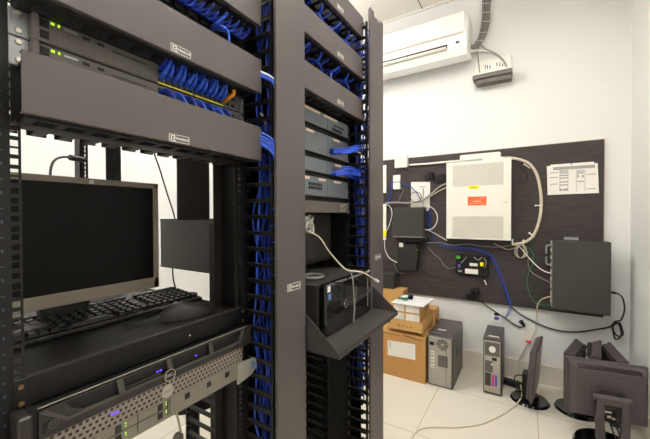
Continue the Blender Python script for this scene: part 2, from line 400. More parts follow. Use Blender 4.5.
# vertical cable managers, double sided
def vmanager(y0, y1, lab, plates, rear_cover, lownear, plate_top, ctop=2.17):
    t = thing('vertical_cable_manager', lab, 'cable manager', (-.775, (y0+y1)/2, 0), group='vertical cable managers')
    mb = MB().box(-.778, -.775, y0+.004, y1-.004, .02, ctop-.03); mb.box(-.80, -.75, y0, y1, 0, .02)
    mb.build('back_panel', 'black', t)
    c = MB().chbox(-.565, -.56, y0, y1, .06, ctop, .0015); c.box(-.569, -.565, y0+.001, y0+.004, .06, ctop-.005); c.box(-.585, -.565, y1-.006, y1-.002, .06, ctop-.005)
    cv = c.build('front_cover', 'cover', t)
    for (yy, zz) in plates: brand_plate(cv, yy, zz, -.56, 1.5)
    if rear_cover:
        MB().chbox(-.995, -.99, y0, y1, rear_cover, ctop, .0015).build('rear_cover', 'cover', t)
    # finger: arm plus upright tip that stops cables slipping out
    def finger(y, xa, xb, dx):
        m = MB(); s = 1 if xb > xa else -1
        a, b = min(xa, xb), max(xa, xb)
        m.box(a, b, y-.002, y+.002, -.005, .005); m.box(a, b, y-.005, y+.005, .0045, .006, 1)
        e = xb
        m.box(min(e, e-s*.007), max(e, e-s*.007), y-.005, y+.005, -.0205, .0205)
        return m
    specs = [(y0+.004, -.672, -.575, .045, 2.12), (y1-.004, -.672, -.575, .045, 2.12), (y1-.004, -.80, -.955, .045, 2.12), (y0+.004, -.80, -.955, .045, lownear)]
    for (y, xa, xb, za, zb) in specs:
        proto = finger(y, xa, xb, 0).build('finger', ['black2', 'rail'], t)
        z = za; k = 0; zb = min(zb, ctop-.05)
        while z < zb:
            if k == 0: proto.location.z = z
            else:
                o = proto.copy(); C.objects.link(o); o.location.z = z
            z += .04445; k += 1
    s = MB()
    for y in (y0+.004, y1-.004):
        s.box(-.68, -.672, y-.003, y+.003, .02, ctop-.01); s.box(-.775, -.68, y-.0015, y+.0015, .02, ctop-.01)
        for i in range(46): s.box(-.69, -.66, y-.004, y+.004, .03+i*.04445, .036+i*.04445)
    s.build('side_frame', 'black', t)
    MB().box(-.992, -.778, y1-.003, y1-.0015, .02, plate_top).build('added_backing', 'black', t)  # black plate added to keep the gaps between the fingers dark
    return t
V1 = vmanager(.659, .789, 'tall grey-covered cable column between the left and centre racks', [((onX(294, 286.5, -.56)).y, onX(294, 286.5, -.56).z)], 1.235, .9, 1.22)
p1 = onX(377.2, 17.5, -.56); p2 = onX(377.8, 257, -.56)
V2 = vmanager(1.262, 1.405, 'tall grey-covered cable column at the right end of the racks', [(p1.y, p1.z), (p2.y, p2.z)], .06, 2.09, 2.05, 2.122)

# ---------------------------------------------------------------- blue cable trunks inside the vertical managers
def trunk(y0, y1, x0, x1, n, z0, z1, lab, grp, lean=0):
    for i in range(n):
        y = y0+(i+.5)*(y1-y0)/n; x = random.uniform(x0, x1); pts = []
        z = z0
        while z < z1:
            pts.append((min(-.585, max(-.67, x+random.uniform(-.016, .016))), min(y1, max(y0, y+random.uniform(-.014, .014))), z)); z += .085+random.uniform(-.02, .03)
        pts.append((x, y, z1))
        o = MB().tube(pts, .0029, n=6, sub=5).build('network_cable', 'blue' if i % 4 else 'blue2'); tag(o, lab, 'cable', grp)
trunk(.672, .776, -.668, -.592, 27, .05, 2.1, 'blue network cable hanging inside the column between the two racks', 'blue cables in the middle column')
trunk(1.275, 1.39, -.665, -.596, 16, .45, 2.08, 'blue network cable hanging inside the right-hand column', 'blue cables in the right column')

# ---------------------------------------------------------------- left rack: switches
def ear(mb, y0, y1, z0, z1, m): mb.chbox(XF, XF+.003, y0, y1, z0, z1, .0005, m)
def switch_a(z0, lab):
    z1 = z0+.0437; t = thing('network_switch', lab, 'network switch', (XF, .41, z0), group='grey switches in the left rack')
    MB().chbox(-.95, XF+.012, .192, .632, z0+.0005, z1-.0005, .002).build('body', 'switch', t)
    for y0 in (A0, .632):
        m = MB(); ear(m, y0 if y0 == A0 else .632, (y0+.024) if y0 == A0 else A1, z0+.001, z1-.001, 0)
        e = m.build('mounting_ear', 'steel', t)
        s = MB()
        for zz in (z0+.008, z1-.008):
            s.cyl((XF+.003, y0+.011, zz), (XF+.007, y0+.011, zz), .0048, .0035, 12)
        s.build('screw', 'zinc', e)
    x = XF+.012
    MB().box(x, x+.006, .192, .2, z0, z1).build('corner_guard', 'switch', t)
    v = MB().box(x, x+.0006, .225, .385, z0+.004, z0+.026); v.build('vent_field', 'swperf', t)
    for zz in (z0+.008, z0+.026): MB().box(x, x+.0012, .203, .2145, zz, zz+.012).build('uplink_port', 'port', t)
    for yy in (.262, .285): MB().box(x, x+.001, yy, yy+.0105, z0+.031, z0+.036).build('small_port', 'port', t)
    l = MB(); l.box(x, x+.001, .217, .222, z0+.034, z0+.038); l.box(x, x+.001, .2265, .2295, z0+.034, z0+.038)
    l.build('status_light', 'led', t)
    MB().box(x, x+.0005, .235, .255, z0+.0335, z0+.0375).build('badge', 'steel', t)
    MB().box(x, x+.0006, .31, .375, z0+.029, z0+.0315).build('trim_line', 'rail', t)
    q = MB()
    for k in range(12):
        for zz in (z0+.006, z0+.024):
            y = .399+k*.0142; q.box(x-.004, x+.0006, y, y+.0112, zz, zz+.0125)
    for zz in (z0+.006, z0+.024): q.box(x, x+.001, .58, .59, zz, zz+.009); q.box(x, x+.001, .598, .608, zz, zz+.009)
    q.build('port_row', 'port', t)
    return t
switch_a(1.5292, 'grey switch with steel ears, upper of two under the plugged blue leads')
switch_a(1.4845, 'grey switch half hidden behind the hinged cover above the monitor')
o = MB()
for y in (.398, .487): o.box(XF+.0125, XF+.0145, y, y+.083, 1.5298, 1.5322)
o.build('label_strip', 'yellow'); o = bpy.data.objects['label_strip']
tag(o, 'yellow striped label strip under the row of plugged blue leads', 'label strip')
# blue leads standing out of the upper switch in six bunches
def lead(pts, m, lab, grp, r=.0029, plug=True):
    mb = MB().tube(pts, r, n=7, sub=6)
    o = mb.build('patch_lead', m); tag(o, lab, 'cable', grp)
    if plug:
        p = Vector(pts[0]); d = (Vector(pts[1])-p).normalized(); q = MB(); q.cyl(p-d*.002, p+d*.014, .0058, .0052, 6)
        if len(pts) > 3: p2_ = Vector(pts[2]); q.cyl(p+d*.012, p2_, .0048, .0038, 6)
        q.build('plug_boot', m, o)
    return o
for b in range(6):
    yb = .405+b*.029
    for k in range(4):
        y = yb+(k % 2)*.0135; zz = 1.5625 if k > 1 else 1.5455; bc = yb+.0135+.003*(k % 2)+random.uniform(-.002, .002)
        x = XF+.014; top = 1.60+random.uniform(-.004, .006)
        lead([(x, y, zz), (x+.012, y, zz+.005), (x+.019-.003*(k > 1), y+(bc-y)*.3, zz+.018), (x+.018, bc, top-.008), (x+.006, bc+.004, top+.03)], 'blue' if k == 2 else 'blue2',
             'short blue patch lead plugged into the upper grey switch', 'blue leads in the upper switch', r=.0033)
lead([(XF+.014, .578, 1.545), (XF+.03, .575, 1.549), (XF+.04, .582, 1.560), (XF+.03, .586, 1.59), (XF+.01, .59, 1.62)], 'orange', 'orange patch lead at the end of the blue row', 'odd leads', r=.004)
for b in range(7):
    yb = .404+b*.0255
    lead([(XF+.014, yb, 1.512), (XF+.032, yb+.004, 1.514), (XF+.042, yb+.012, 1.5), (XF+.04, yb+.02, 1.476), (XF+.03, yb+.03, 1.44)], 'blue2' if b % 2 else 'blue',
         'blue patch lead dropping behind the cover above the monitor', 'blue leads in the lower switch', r=.0036)

# patch panels behind the upper covers
def patch_panel(y0, z0, lab, grp, strips, n=12, hgt=.086, mcol='black2'):
    t = thing('patch_bay', lab, 'patch panel', (XF, y0+.24, z0), group=grp)
    MB().box(XF, XF+.003, y0, y0+.4826, z0, z0+hgt).build('plate', mcol, t)
    for r in range(2):
        q = MB()
        for k in range(n): q.box(XF+.003, XF+.009, y0+.035+k*.034, y0+.057+k*.034, z0+.012+r*.042, z0+.028+r*.042)
        q.build('jack_row', 'dark', t)
    for (a, b, zz) in strips: MB().box(XF+.009, XF+.0105, y0+a, y0+b, z0+zz, z0+zz+.006).build('label_strip', 'purple', t)
    return t
patch_panel(A0, 1.6615, 'black patch panel with pale strips behind the top left covers', 'patch panels', [(.18, .235, .031), (.245, .3, .031), (.18, .24, .073)])
patch_panel(B0, 1.744, 'black patch panel with blue leads below the second centre cover', 'patch panels', [(.1, .16, .031), (.19, .25, .031), (.29, .34, .031), (.38, .42, .031)])
patch_panel(B0, 1.921, 'black patch panel with blue leads below the topmost centre cover', 'patch panels', [(.1, .16, .031), (.19, .25, .031), (.29, .34, .031), (.38, .42, .031)])
def cross_lead(y, z, up, lab, grp, m='blue', w=.03):
    x = XF+.01
    return lead([(x, y, z), (x+.022, y+.002, z+.002), (x+.04, y+w*.5, z+up*.35), (x+.045, y+w, z+up*.8), (x+.03, y+w*1.2, z+up*1.3)], m, lab, grp, r=.003)
for k in range(12):
    y = B0+.05+k*.034
    cross_lead(y, 1.80+(k % 3)*.006, .045 if k % 3 else -.05, 'blue patch lead below the second cover of the centre rack', 'blue leads under the second centre cover', 'blue2' if k % 3 == 1 else 'blue', .02 if k % 2 else -.02)
    cross_lead(y+.01, 1.97+(k % 3)*.006, .05 if k % 3 else -.05, 'blue patch lead below the topmost cover of the centre rack', 'blue leads under the top centre cover', 'blue2' if k % 3 == 1 else 'blue', .02 if k % 2 else -.02)
for k in range(16):
    y = B0+.03+k*.027
    lead([(XF+.012, y, 1.985), (XF+.025, y+.01, 1.945), (XF+.02, y-.01+random.uniform(0, .03), 1.90)], 'blue', 'blue patch lead hanging behind the topmost covers of the centre rack', 'hanging leads, centre rack', r=.003, plug=False)
# leads between the top covers of the left rack
lead([onX(213, 27, -.66), onX(217, 23, -.64), onX(225, 16, -.63), onX(231, 9, -.64)], 'blue2', 'bright blue lead slanting between the top covers of the left rack', 'leads between the top left covers', r=.0042)
lead([onX(214, 29, -.66), onX(221, 26, -.625), onX(228, 32, -.62), onX(229, 42, -.62)], 'blue2', 'bright blue lead looping down over the upper left cover', 'leads between the top left covers', r=.0032)
for k in range(10):
    y = .43+k*.02
    lead([(XF+.01, y, 1.735), (XF+.03, y+.01, 1.72), (XF+.035, y+.03, 1.745), (XF+.02, y+.05, 1.77)], 'blue', 'dark blue lead tucked under the topmost left cover', 'tucked leads, left rack', r=.003)
# leads turning out of the side of the covers into the middle column
for k, (a, b) in enumerate([(1.462, 1.43), (1.452, 1.418), (1.444, 1.408), (1.436, 1.40), (1.618, 1.60), (1.612, 1.592), (1.43, 1.392)]):
    lead([(-.62, .615, a+.012), (-.598, .648, a+.006), (-.5705, .662, (a+b)/2-.004), (-.588, .685, b-.03), (-.61, .70, b-.08)], 'blue2', 'bright blue lead curving from a left cover into the middle column', 'leads curving into the middle column', r=.0034, plug=False)
lead([(-.62, .62, 1.635), (-.598, .648, 1.63), (-.571, .662, 1.608), (-.588, .68, 1.58)], 'white', 'white lead curving beside the second left cover', 'odd leads', r=.003, plug=False)
lead([(-.62, .662, 1.53), (-.612, .668, 1.515), (-.612, .676, 1.497)], 'grey', 'grey lead end in the middle column beside the lowest left cover', 'odd leads', r=.0032, plug=False)

# ---------------------------------------------------------------- left rack: monitor, shelf, keyboard, mouse
SZ = .995
t = thing('rack_shelf', 'black steel shelf in the left rack carrying monitor and keyboard', 'shelf', (-.9, .41, SZ-.05))
MB().box(-1.33, XF+.002, A0+.016, A1-.016, SZ-.0025, SZ).build('tray', 'shelf', t)
m = MB(); m.chbox(XF+.0005, XF+.004, A0+.0, A1, SZ-.047, SZ-.001, .001); m.box(XF-.004, XF+.004, A0+.016, A1-.016, SZ-.003, SZ+.001, 1)
f = m.build('front_lip', ['shelf', 'rail'], t)
for y in (A0+.0075, A1-.0075):
    for z in (SZ-.0125, SZ-.039):
        s = MB().cyl((XF+.004, y, z), (XF+.0065, y, z), .0045, .0036, 14); s.ring((XF+.0067, y, z), (0, .003, 0), (0, 0, .003), (1, 0, 0), .5, depth=.0006); s.build('screw', 'brass', f)
MB().cyl((XF+.004, .475, SZ-.026), (XF+.0055, .475, SZ-.026), .002, n=10).build('rivet', 'pure', f)
for y in (A0+.014, A1-.0165): MB().box(XF-.6, XF, y, y+.0025, SZ-.045, SZ).build('side_flange', 'shelf', t)

mx = -.88
tl, br = onX(158.5, 184, mx), onX(159, 287.5, mx)
y1m = (tl.y+br.y)/2; z1m = tl.z; z0m = br.z+.002; y0m = y1m-.40
t = thing('computer_monitor', 'flat monitor with dark screen and warm grey bezel on the rack shelf', 'monitor', (mx, y1m-.2, SZ))
bz = .0165
b = MB(); b.box(mx-.012, mx, y0m, y1m, z1m-bz*.85, z1m); b.box(mx-.012, mx, y0m, y1m, z0m, z0m+bz*1.75); b.box(mx-.012, mx, y0m, y0m+bz, z0m, z1m); b.box(mx-.012, mx, y1m-bz*.85, y1m, z0m, z1m)
fr = b.build('bezel', 'bezel', t, bevel=.0015)
MB().box(mx-.012, mx-.004, y0m+bz*.8, y1m-bz*.8, z0m+bz*1.7, z1m-bz*.8).build('screen', 'screen', t)
bk = MB().chbox(mx-.045, mx-.012, y0m+.01, y1m-.01, z0m+.01, z1m-.01, .012); bk.build('back_shell', 'mon', t)
e = onX(91.5, 182, mx); MB().ring((mx+.0002, e.y, e.z), (0, .005, 0), (0, 0, .005), (1, 0, 0), .7, depth=.0006).box(mx+.0002, mx+.0008, e.y-.0008, e.y+.0008, e.z-.004, e.z+.004).build('round_emblem', 'chrome', fr)
yc = y1m-.2
s = MB(); s.chbox(mx-.075, mx-.045, yc-.05, yc+.05, SZ+.012, z0m+.14, .006); s.build('stand_neck', 'dark', t)
s = MB(); s.chbox(mx-.14, mx+.05, yc-.12, yc+.12, SZ, SZ+.012, .005); s.build('stand_base', 'gloss', t)
s = MB().chbox(mx-.05, mx+.015, y0m+.0, y0m+.155, SZ, SZ+.022, .004); o = s.build('power_brick', 'box'); tag(o, 'flat dark adapter lying under the left end of the monitor', 'adapter')

# keyboard
ka = onZ(23.2, 344.5, SZ+.006); kb = onZ(168, 307, SZ+.006)
kx = (ka.x+kb.x)/2
ky0, ky1 = .188, .632
t = thing('keyboard', 'black computer keyboard on the shelf in front of the dark monitor', 'keyboard', (kx-.07, (ky0+ky1)/2, SZ))
m = MB(); m.add([(kx, ky0, SZ), (kx, ky1, SZ), (kx-.155, ky1, SZ), (kx-.155, ky0, SZ), (kx, ky0, SZ+.010), (kx, ky1, SZ+.010), (kx-.155, ky1, SZ+.024), (kx-.155, ky0, SZ+.024)],
                [(3, 2, 1, 0), (4, 5, 6, 7), (0, 1, 5, 4), (1, 2, 6, 5), (2, 3, 7, 6), (3, 0, 4, 7)])
m.build('keyboard_case', 'dark', t, bevel=.003)
Rk = Matrix.Rotation(math.atan2(.014, .155), 3, 'Y')
proto = MB().add([(-.0078, -.0078, 0), (.0078, -.0078, 0), (.0078, .0078, 0), (-.0078, .0078, 0), (-.0058, -.0055, .0075), (.0058, -.0055, .0075), (.0058, .0055, .0075), (-.0058, .0055, .0075)],
    [(3, 2, 1, 0), (4, 5, 6, 7), (0, 1, 5, 4), (1, 2, 6, 5), (2, 3, 7, 6), (3, 0, 4, 7)])
kc = 0; firstk = None; rest = MB()
for r in range(6):
    x = kx-.020-r*.0195-(.005 if r == 5 else 0); zz = SZ+.0105+(kx-x)*.09
    y = ky0+.014; 
    while y < ky1-.012:
        w = .0185
        if r == 0 and ky0+.09 < y < ky0+.2: w = .115
        if not (r > 0 and (ky0+.285 < y < ky0+.297 or ky0+.352 < y < ky0+.364)):
            if kc < 96:
                if firstk is None:
                    firstk = k_ = proto.build('key', 'key', t)
                else: k_ = firstk.copy(); C.objects.link(k_)
                k_.location = Vector((x, y+(w-.0185)/2, zz))-ORG[t.name] + ORG[t.name]*0
                k_.rotation_euler = (0, math.atan2(.014, .155), 0)
                k_.scale = (1, w/.0185 if w > .02 else 1, 1)
            else:
                rest.chbox(x-.0075, x+.0075, y-.0078, y+.0078, zz, zz+.0075, .002)
            kc += 1
        y += w+.0002 if w < .1 else w
# (mesh of a key is modelled about its own centre)
for v in firstk.data.vertices: v.co += ORG[t.name]
if rest.v: rest.build('rear_key_row', 'key', t)['kind'] = 'stuff'
m = MB().tube([(kx-.155, .40, SZ+.012), (kx-.18, .41, SZ+.02), (kx-.2, .43, SZ+.014), (kx-.26, .5, SZ+.004), (kx-.4, .55, SZ+.004)], .0022); m.build('cord', 'blackc', t)

# mouse
ma = onZ(188, 311, SZ+.012)
t = thing('computer_mouse', 'black computer mouse at the right end of the keyboard', 'mouse', (ma.x, ma.y, SZ))
m = MB(); L_, W_, Hh = .070, .033, .033; nu, nv = 20, 8; vs = []
ang = math.radians(78)
for j in range(nv+1):
    ph = (PI/2)*j/nv
    for i in range(nu):
        th = 2*PI*i/nu; ex = L_*math.cos(th)*math.cos(ph)**.6; ey = W_*math.sin(th)*math.cos(ph)**.6*(1+.12*math.cos(th)); ez = Hh*math.sin(ph)*(1-.18*math.cos(th))
        vs.append((ma.x+ex*math.cos(ang)-ey*math.sin(ang), ma.y+ex*math.sin(ang)+ey*math.cos(ang), SZ+.001+ez))
m.add(vs, [(j*nu+i, j*nu+(i+1) % nu, (j+1)*nu+(i+1) % nu, (j+1)*nu+i) for j in range(nv) for i in range(nu)], 0, True); m.add(vs[:nu], [list(range(nu))[::-1]])
m.build('shell', 'dark', t)
d = Vector((math.cos(ang), math.sin(ang), 0)); c = Vector((ma.x, ma.y, SZ+.034))-d*.03
MB().cyl(c-Vector((-math.sin(ang), math.cos(ang), 0))*.003, c+Vector((-math.sin(ang), math.cos(ang), 0))*.003, .008, n=14).build('scroll_wheel', 'gray', t)
q = Vector((ma.x, ma.y, SZ+.008))-d*.055
MB().tube([q, q-d*.03+Vector((-.01, 0, -.004)), q-d*.07+Vector((-.03, 0, -.004)), (kx-.05, ky1+.012, SZ+.006), (kx-.13, ky1+.015, SZ+.005), (kx-.3, .6, SZ+.004)], .002).build('cord', 'blackc', t)

# ---------------------------------------------------------------- left rack: servers
SX = -.64
t = thing('rack_server', 'dark rack server with cut-out bezel and round logo below the shelf', 'server', (SX-.3, .41, .9))
MB().box(-1.28, XF, A0+.022, A1-.022, .9015, .944).build('chassis', 'black2', t)
MB().box(XF, SX-.006, A0+.006, A1-.006, .902, .9445).build('bezel_recess', 'port', t)
zb, zt = .9015, .9475
fr = MB()
fr.chbox(SX-.006, SX, A0+.02, A1-.008, zb, zb+.0165, .0015, 0)
fr.box(SX-.006, SX-.001, A0+.02, A1-.01, zt-.004, zt, 0)
def Q(y, z, x=SX+.0005): return (x, y, z)
fr.prism([Q(A0+.02, zb), Q(A0+.078, zb), Q(A0+.078, zb+.02), Q(A0+.062, zb+.031), Q(A0+.052, zt), Q(A0+.02, zt)], (-.006, 0, 0), 0)
fr.prism([Q(A1-.008, zb), Q(A1-.008, zt), Q(A1-.022, zt), Q(A1-.06, zb+.018), Q(A1-.06, zb)], (-.006, 0, 0), 0)
bz_ = fr.build('bezel', 'srv', t)
st = MB()
cuts = [.2310, .3305, .4300, .5360]
def strut(ya, yb, w):
    st.prism([Q(ya, zb+.0155, SX+.002), Q(ya+w, zb+.0155, SX+.002), Q(yb+w*.8, zt, SX+.002), Q(yb, zt, SX+.002)], (-.006, 0, 0))
strut(.305, .3, .012); strut(.403, .398, .011); strut(.507, .502, .011); strut(.597, .612, .008)
st.prism([Q(A0+.055, zb+.014, SX+.002), Q(.30, zb+.014, SX+.002), Q(.30, zb+.018, SX+.002), Q(.225, zb+.0185, SX+.002), Q(A0+.03, zt-.003, SX+.002), Q(A0+.02, zt-.003, SX+.002)], (-.006, 0, 0))
st.box(SX-.004, SX+.002, .30, .60, zb+.0145, zb+.0175)
st.build('frame_strut', 'srvl', bz_)
MB().cyl((SX-.003, A0+.02, zt+.003), (SX-.003, A1-.02, zt+.003), .0013, n=10).build('top_rod', 'silver', t)
MB().chbox(XF, SX+.006, A0-.006, A0+.012, zb-.03, zt+.001, .003).build('side_latch', 'srv', t)
MB().ell((SX+.001, A0+.038, zb+.018), (0, .009, 0), (0, 0, .009), (1, 0, 0), depth=.0012).build('power_button', 'dark', t)
MB().ring((SX+.0012, A0+.038, zb+.018), (0, .0075, 0), (0, 0, .0075), (1, 0, 0), .8, depth=.0012).ring((SX+.0012, A0+.038, zb+.018), (0, .0035, 0), (0, 0, .0035), (1, 0, 0), .6, depth=.0012).build('button_ring', 'srvl', t)
MB().box(SX, SX+.001, A0+.024, A0+.028, zb+.008, zb+.026).build('side_slot', 'port', t)
MB().box(SX-.008, SX-.003, .318, .398, zb+.019, zb+.026).build('front_display', 'gloss', t)
lc = onX(170, 375, SX+.0035); lc = (lc.x, lc.y, lc.z)
lg = MB().ell(lc, (0, .0125, 0), (0, 0, .0125), (-1, 0, 0), depth=.005).build('round_badge', 'srv', t)
MB().ring(lc, (0, .0125, 0), (0, 0, .0125), (1, 0, 0), .88, depth=.001).build('badge_ring', 'chrome', lg)
text('DELL', .0085, (lc[0]+.0005, lc[1], lc[2]), RX, 'chrome', lg, 'badge_lettering', bold=.0002)
l = MB()
for y in (.379, .386, .47): l.box(SX-.0055, SX-.004, y, y+.004, zb+.026, zb+.0285)
l.build('blue_light', 'ledb', t)

t = thing('rack_server', 'tan perforated rack server with pale oval logo, lowest in the left rack', 'server', (SX-.3, .41, .828))
MB().box(-1.28, XF, A0+.022, A1-.022, .829, .8985).build('chassis', 'silver', t)
MB().chbox(XF, SX-.001, A0+.010, .613, .864, .9005, .001).build('perforated_bezel', 'tan', t)
dr = MB().box(XF, SX-.002, A0+.010, .613, .822, .8635); dr.build('drive_row', 'silver', t)
g = MB()
for y in (.196, .262, .338, .405): g.box(SX-.002, SX-.001, y, y+.001, .829, .8635)
g.box(SX-.002, SX-.0012, A0+.02, .4, .846, .8468)
g.box(SX-.002, SX-.0008, .40, .401, .83, .86)
g.build('bay_seam', 'dark', t)
for y in (.262+.05, .405-.012):
    for z in (.8305, .8485): MB().box(SX-.002, SX-.0006, y-.014, y-.004, z, z+.012).build('drive_latch', 'dark', t)
for y in (.447, .505, .56): MB().box(SX-.002, SX-.0006, y-.006, y+.006, .842, .854).build('drive_button', 'dark', t)
g = MB()
for y in (.262+.053, .405-.009):
    for z in (.836, .84, .853, .858): g.box(SX-.002, SX-.0004, y, y+.0018, z, z+.0015)
g.build('drive_light', 'led', t)
ov = onX(167.5, 391, SX)
ob = MB().ell((SX-.001, ov.y, ov.z), (0, .0125, 0), (0, 0, .0135), (1, 0, 0), depth=.002).build('oval_badge', 'pcback', t)
text('DELL', .0075, (SX+.0014, ov.y, ov.z), RX, 'bezel', ob, 'badge_lettering')
MB().ell((SX-.001, .297, .888), (0, .008, 0), (0, 0, .0015), (1, 0, 0), depth=.0012).build('blue_light', 'ledb', t)
MB().chbox(SX-.001, SX+.001, .565, .592, .872, .880, .0006).build('pale_tab', 'silver', t)
m = MB().prism([(SX+.002, .594, .808), (SX+.002, .64, .815), (SX+.002, .662, .826), (SX+.002, .662, .85), (SX+.002, .65, .858), (SX+.002, .594, .862)], (-.005, 0, 0))
e = m.build('mounting_ear', 'pcback', t)
MB().box(SX+.002, SX+.0026, .642, .652, .83, .85).build('blue_sticker', 'bluelabel', e)

# stool seen below the servers, with a cable and its grey connector hanging in front
sc = Vector((-1.29, .93, 0))
t = thing('stool', 'black gas-lift stool standing behind the racks under the servers', 'stool', sc)
m = MB()
m.cyl(sc+Vector((0, 0, .43)), sc+Vector((0, 0, .48)), .15, .155, 28); m.build('seat', 'black2', t, bevel=.004)
m = MB(); m.cyl(sc+Vector((0, 0, .41)), sc+Vector((0, 0, .43)), .075, .12, 20); m.build('seat_plate', 'black', t)
MB().cyl(sc+Vector((0, 0, .34)), sc+Vector((0, 0, .41)), .013, n=16).build('gas_piston', 'chrome', t)
MB().cyl(sc+Vector((0, 0, .08)), sc+Vector((0, 0, .35)), .026, n=18).cyl(sc+Vector((0, 0, .08)), sc+Vector((0, 0, .2)), .032, n=18).build('column', 'black', t)
for k in range(5):
    a = 2*PI*k/5+.3; d = Vector((math.cos(a), math.sin(a), 0))
    L = MB(); n_ = Vector((-d.y, d.x, 0))*.016
    p0 = sc+Vector((0, 0, .07)); p1_ = sc+d*.22+Vector((0, 0, .055))
    L.add([p0-n_, p0+n_, p1_+n_*.7, p1_-n_*.7, p0-n_+Vector((0, 0, .035)), p0+n_+Vector((0, 0, .035)), p1_+n_*.7+Vector((0, 0, .012)), p1_-n_*.7+Vector((0, 0, .012))],
          [(0, 1, 2, 3), (7, 6, 5, 4), (0, 4, 5, 1), (1, 5, 6, 2), (2, 6, 7, 3), (3, 7, 4, 0)])
    lg_ = L.build('leg', 'black', t)
    w = sc+d*.215+Vector((0, 0, .025)); MB().cyl(w-n_*.9, w+n_*.9, .025, n=14).cyl(w, w+Vector((0, 0, .035)), .008, n=8).build('caster', 'black2', lg_)
x_ = -.76
m = MB().tube([onX(172, 404, x_-.02), onX(176, 412, x_), onX(179, 423, x_), onX(181, 436, x_), onX(181.5, 450, x_), onX(181, 500, x_)], .0032)
o = m.build('hanging_cable', 'beige'); tag(o, 'pale cable hanging straight down below the perforated server', 'cable')
a = onX(178, 440, x_)
m = MB().chbox(a.x-.014, a.x+.014, a.y-.013, a.y+.013, a.z-.06, a.z+.02, .01); o = m.build('cable_connector', 'gray'); tag(o, 'grey connector on the pale cable below the servers', 'connector')
# thin cables behind the monitor against the white wall
m = MB().tube([onX(x, y, -1.62) for x, y in ((153, 140), (154, 152), (160, 170), (167, 193), (175, 219), (176, 240), (173, 262), (173, 276), (175, 286), (178, 293), (184, 300), (186, 330))], .004)
o = m.build('hanging_cable', 'blackc'); tag(o, 'thin dark cable hanging against the white wall right of the monitor', 'cable')
m = MB().tube([onX(50, 182, -1.0), onX(51, 168, -1.02), onX(55, 160, -1.04), onX(63, 157, -1.06), onX(72, 157.5, -1.08)], .003); m.tube([onX(70, 157.5, -1.08), onX(84, 160, -1.1)], .008, n=8, sub=1)
o = m.build('hooked_cable', 'blackc'); tag(o, 'black cable hooked over above the monitor top edge', 'cable')

# ---------------------------------------------------------------- centre rack
def switch_b(z0, z1, lab, strips, slots=None, lo=.016):
    t = thing('network_switch', lab, 'network switch', (XF, 1.05, z0), group='blue-grey switches in the centre rack')
    MB().chbox(-.98, XF+.012, B0+.05, B1-.03, z0+lo, z1, .002).build('body', 'bluegrey', t)
    MB().box(-.98, XF+.002, B0+.052, B1-.032, z0+.002, z0+lo).build('lower_recess', 'black', t)
    MB().box(XF-.01, XF+.016, B0+.05, B1-.03, z0+lo, z0+lo+.004).build('lower_lip', 'switch', t)
    for (a, b) in strips: MB().box(XF+.012, XF+.013, a, b, z1-.012, z1-.003).build('label_strip', 'purple', t)
    x = XF+.012; q = MB()
    for (a, b, c, d) in (slots or []): q.box(x, x+.001, a, b, z0+c, z0+d)
    if slots: q.build('port_block', 'port', t)
    l = MB(); l.box(x, x+.001, 1.02, 1.055, z0+lo+.018, z0+lo+.0195); l.box(x, x+.001, 1.12, 1.15, z0+lo+.022, z0+lo+.0235); l.build('print_line', 'switch', t)
    MB().box(x, x+.0008, 1.085, 1.0865, z0+lo+.004, z1-.004).build('module_seam', 'switch', t)
    return t
s1 = switch_b(1.565, 1.6405, 'blue-grey switch, topmost of the four in the centre rack', [(.92, 1.03), (1.055, 1.16)], [(1.12, 1.20, .024, .036), (1.13, 1.22, .044, .05)])
MB().box(XF+.012, XF+.0135, 1.03, 1.045, 1.632, 1.6375).build('green_sticker', 'greenS', s1)
switch_b(1.463, 1.562, 'blue-grey switch with a thick bundle of blue leads plugged in', [(1.13, 1.18), (.94, .99)])
switch_b(1.3935, 1.461, 'blue-grey switch with a small fan of blue leads, third from top', [(1.14, 1.19)])
switch_b(1.305, 1.392, 'blue-grey switch with two rows of black ports, lowest of four', [(1.02, 1.07), (1.13, 1.19), (.93, .96)], [(.955+.0155*(k % 6), .966+.0155*(k % 6), .040+.014*(k//6), .051+.014*(k//6)) for k in range(12) if True], lo=.016)
t = thing('filler_panel', 'brown-grey filler panel with bracket under the centre rack switches', 'panel', (XF, 1.05, 1.26))
MB().chbox(XF, XF+.01, B0, B1-.012, 1.26, 1.3035, .001).build('plate', 'switch', t)
bq = MB().chbox(XF+.01, XF+.014, 1.175, 1.235, 1.265, 1.298, .001); bq.build('bracket', 'gray', t)
MB().ring((XF+.0145, 1.195, 1.28), (0, .006, 0), (0, 0, .006), (1, 0, 0), .6).ring((XF+.0145, 1.218, 1.283), (0, .004, 0), (0, 0, .006), (1, 0, 0), .5).build('clip', 'bezel', t)
# cable bundles
for k in range(9):
    dz = (k % 3)*.006; dy = (k//3)*.008
    lead([onX(331, 152, -.66)+Vector((0, dy, dz-.004)), onX(334, 152, -.64)+Vector((0, dy, dz-.003)), onX(345, 151.5, -.615)+Vector((.002*(k % 4), dy, dz*1.2-.004)), onX(358, 149, -.61)+Vector((0, dy, dz*1.6-.006)), onX(366, 152+k, -.63), onX(367, 162+k, -.64)], 'blue2' if k % 2 else 'blue',
         'blue lead in the thick bundle from the second centre switch', 'thick blue bundle, centre rack', r=.0034)
for k in range(5):
    lead([onX(331, 174, -.66)+Vector((0, k*.005, (k % 2)*.006)), onX(337, 172+k, -.64), onX(348, 166.5+2*k, -.615), onX(358, 171+1.2*k, -.605), onX(363.5, 176, -.62)-Vector((0, 0, .002*k)), onX(358, 178, -.635)-Vector((0, 0, .002*k)), onX(346, 174.5+k*.4, -.65)], 'blue2' if k % 2 else 'blue',
         'blue lead looping from the third centre switch', 'small blue loops, centre rack', r=.003)
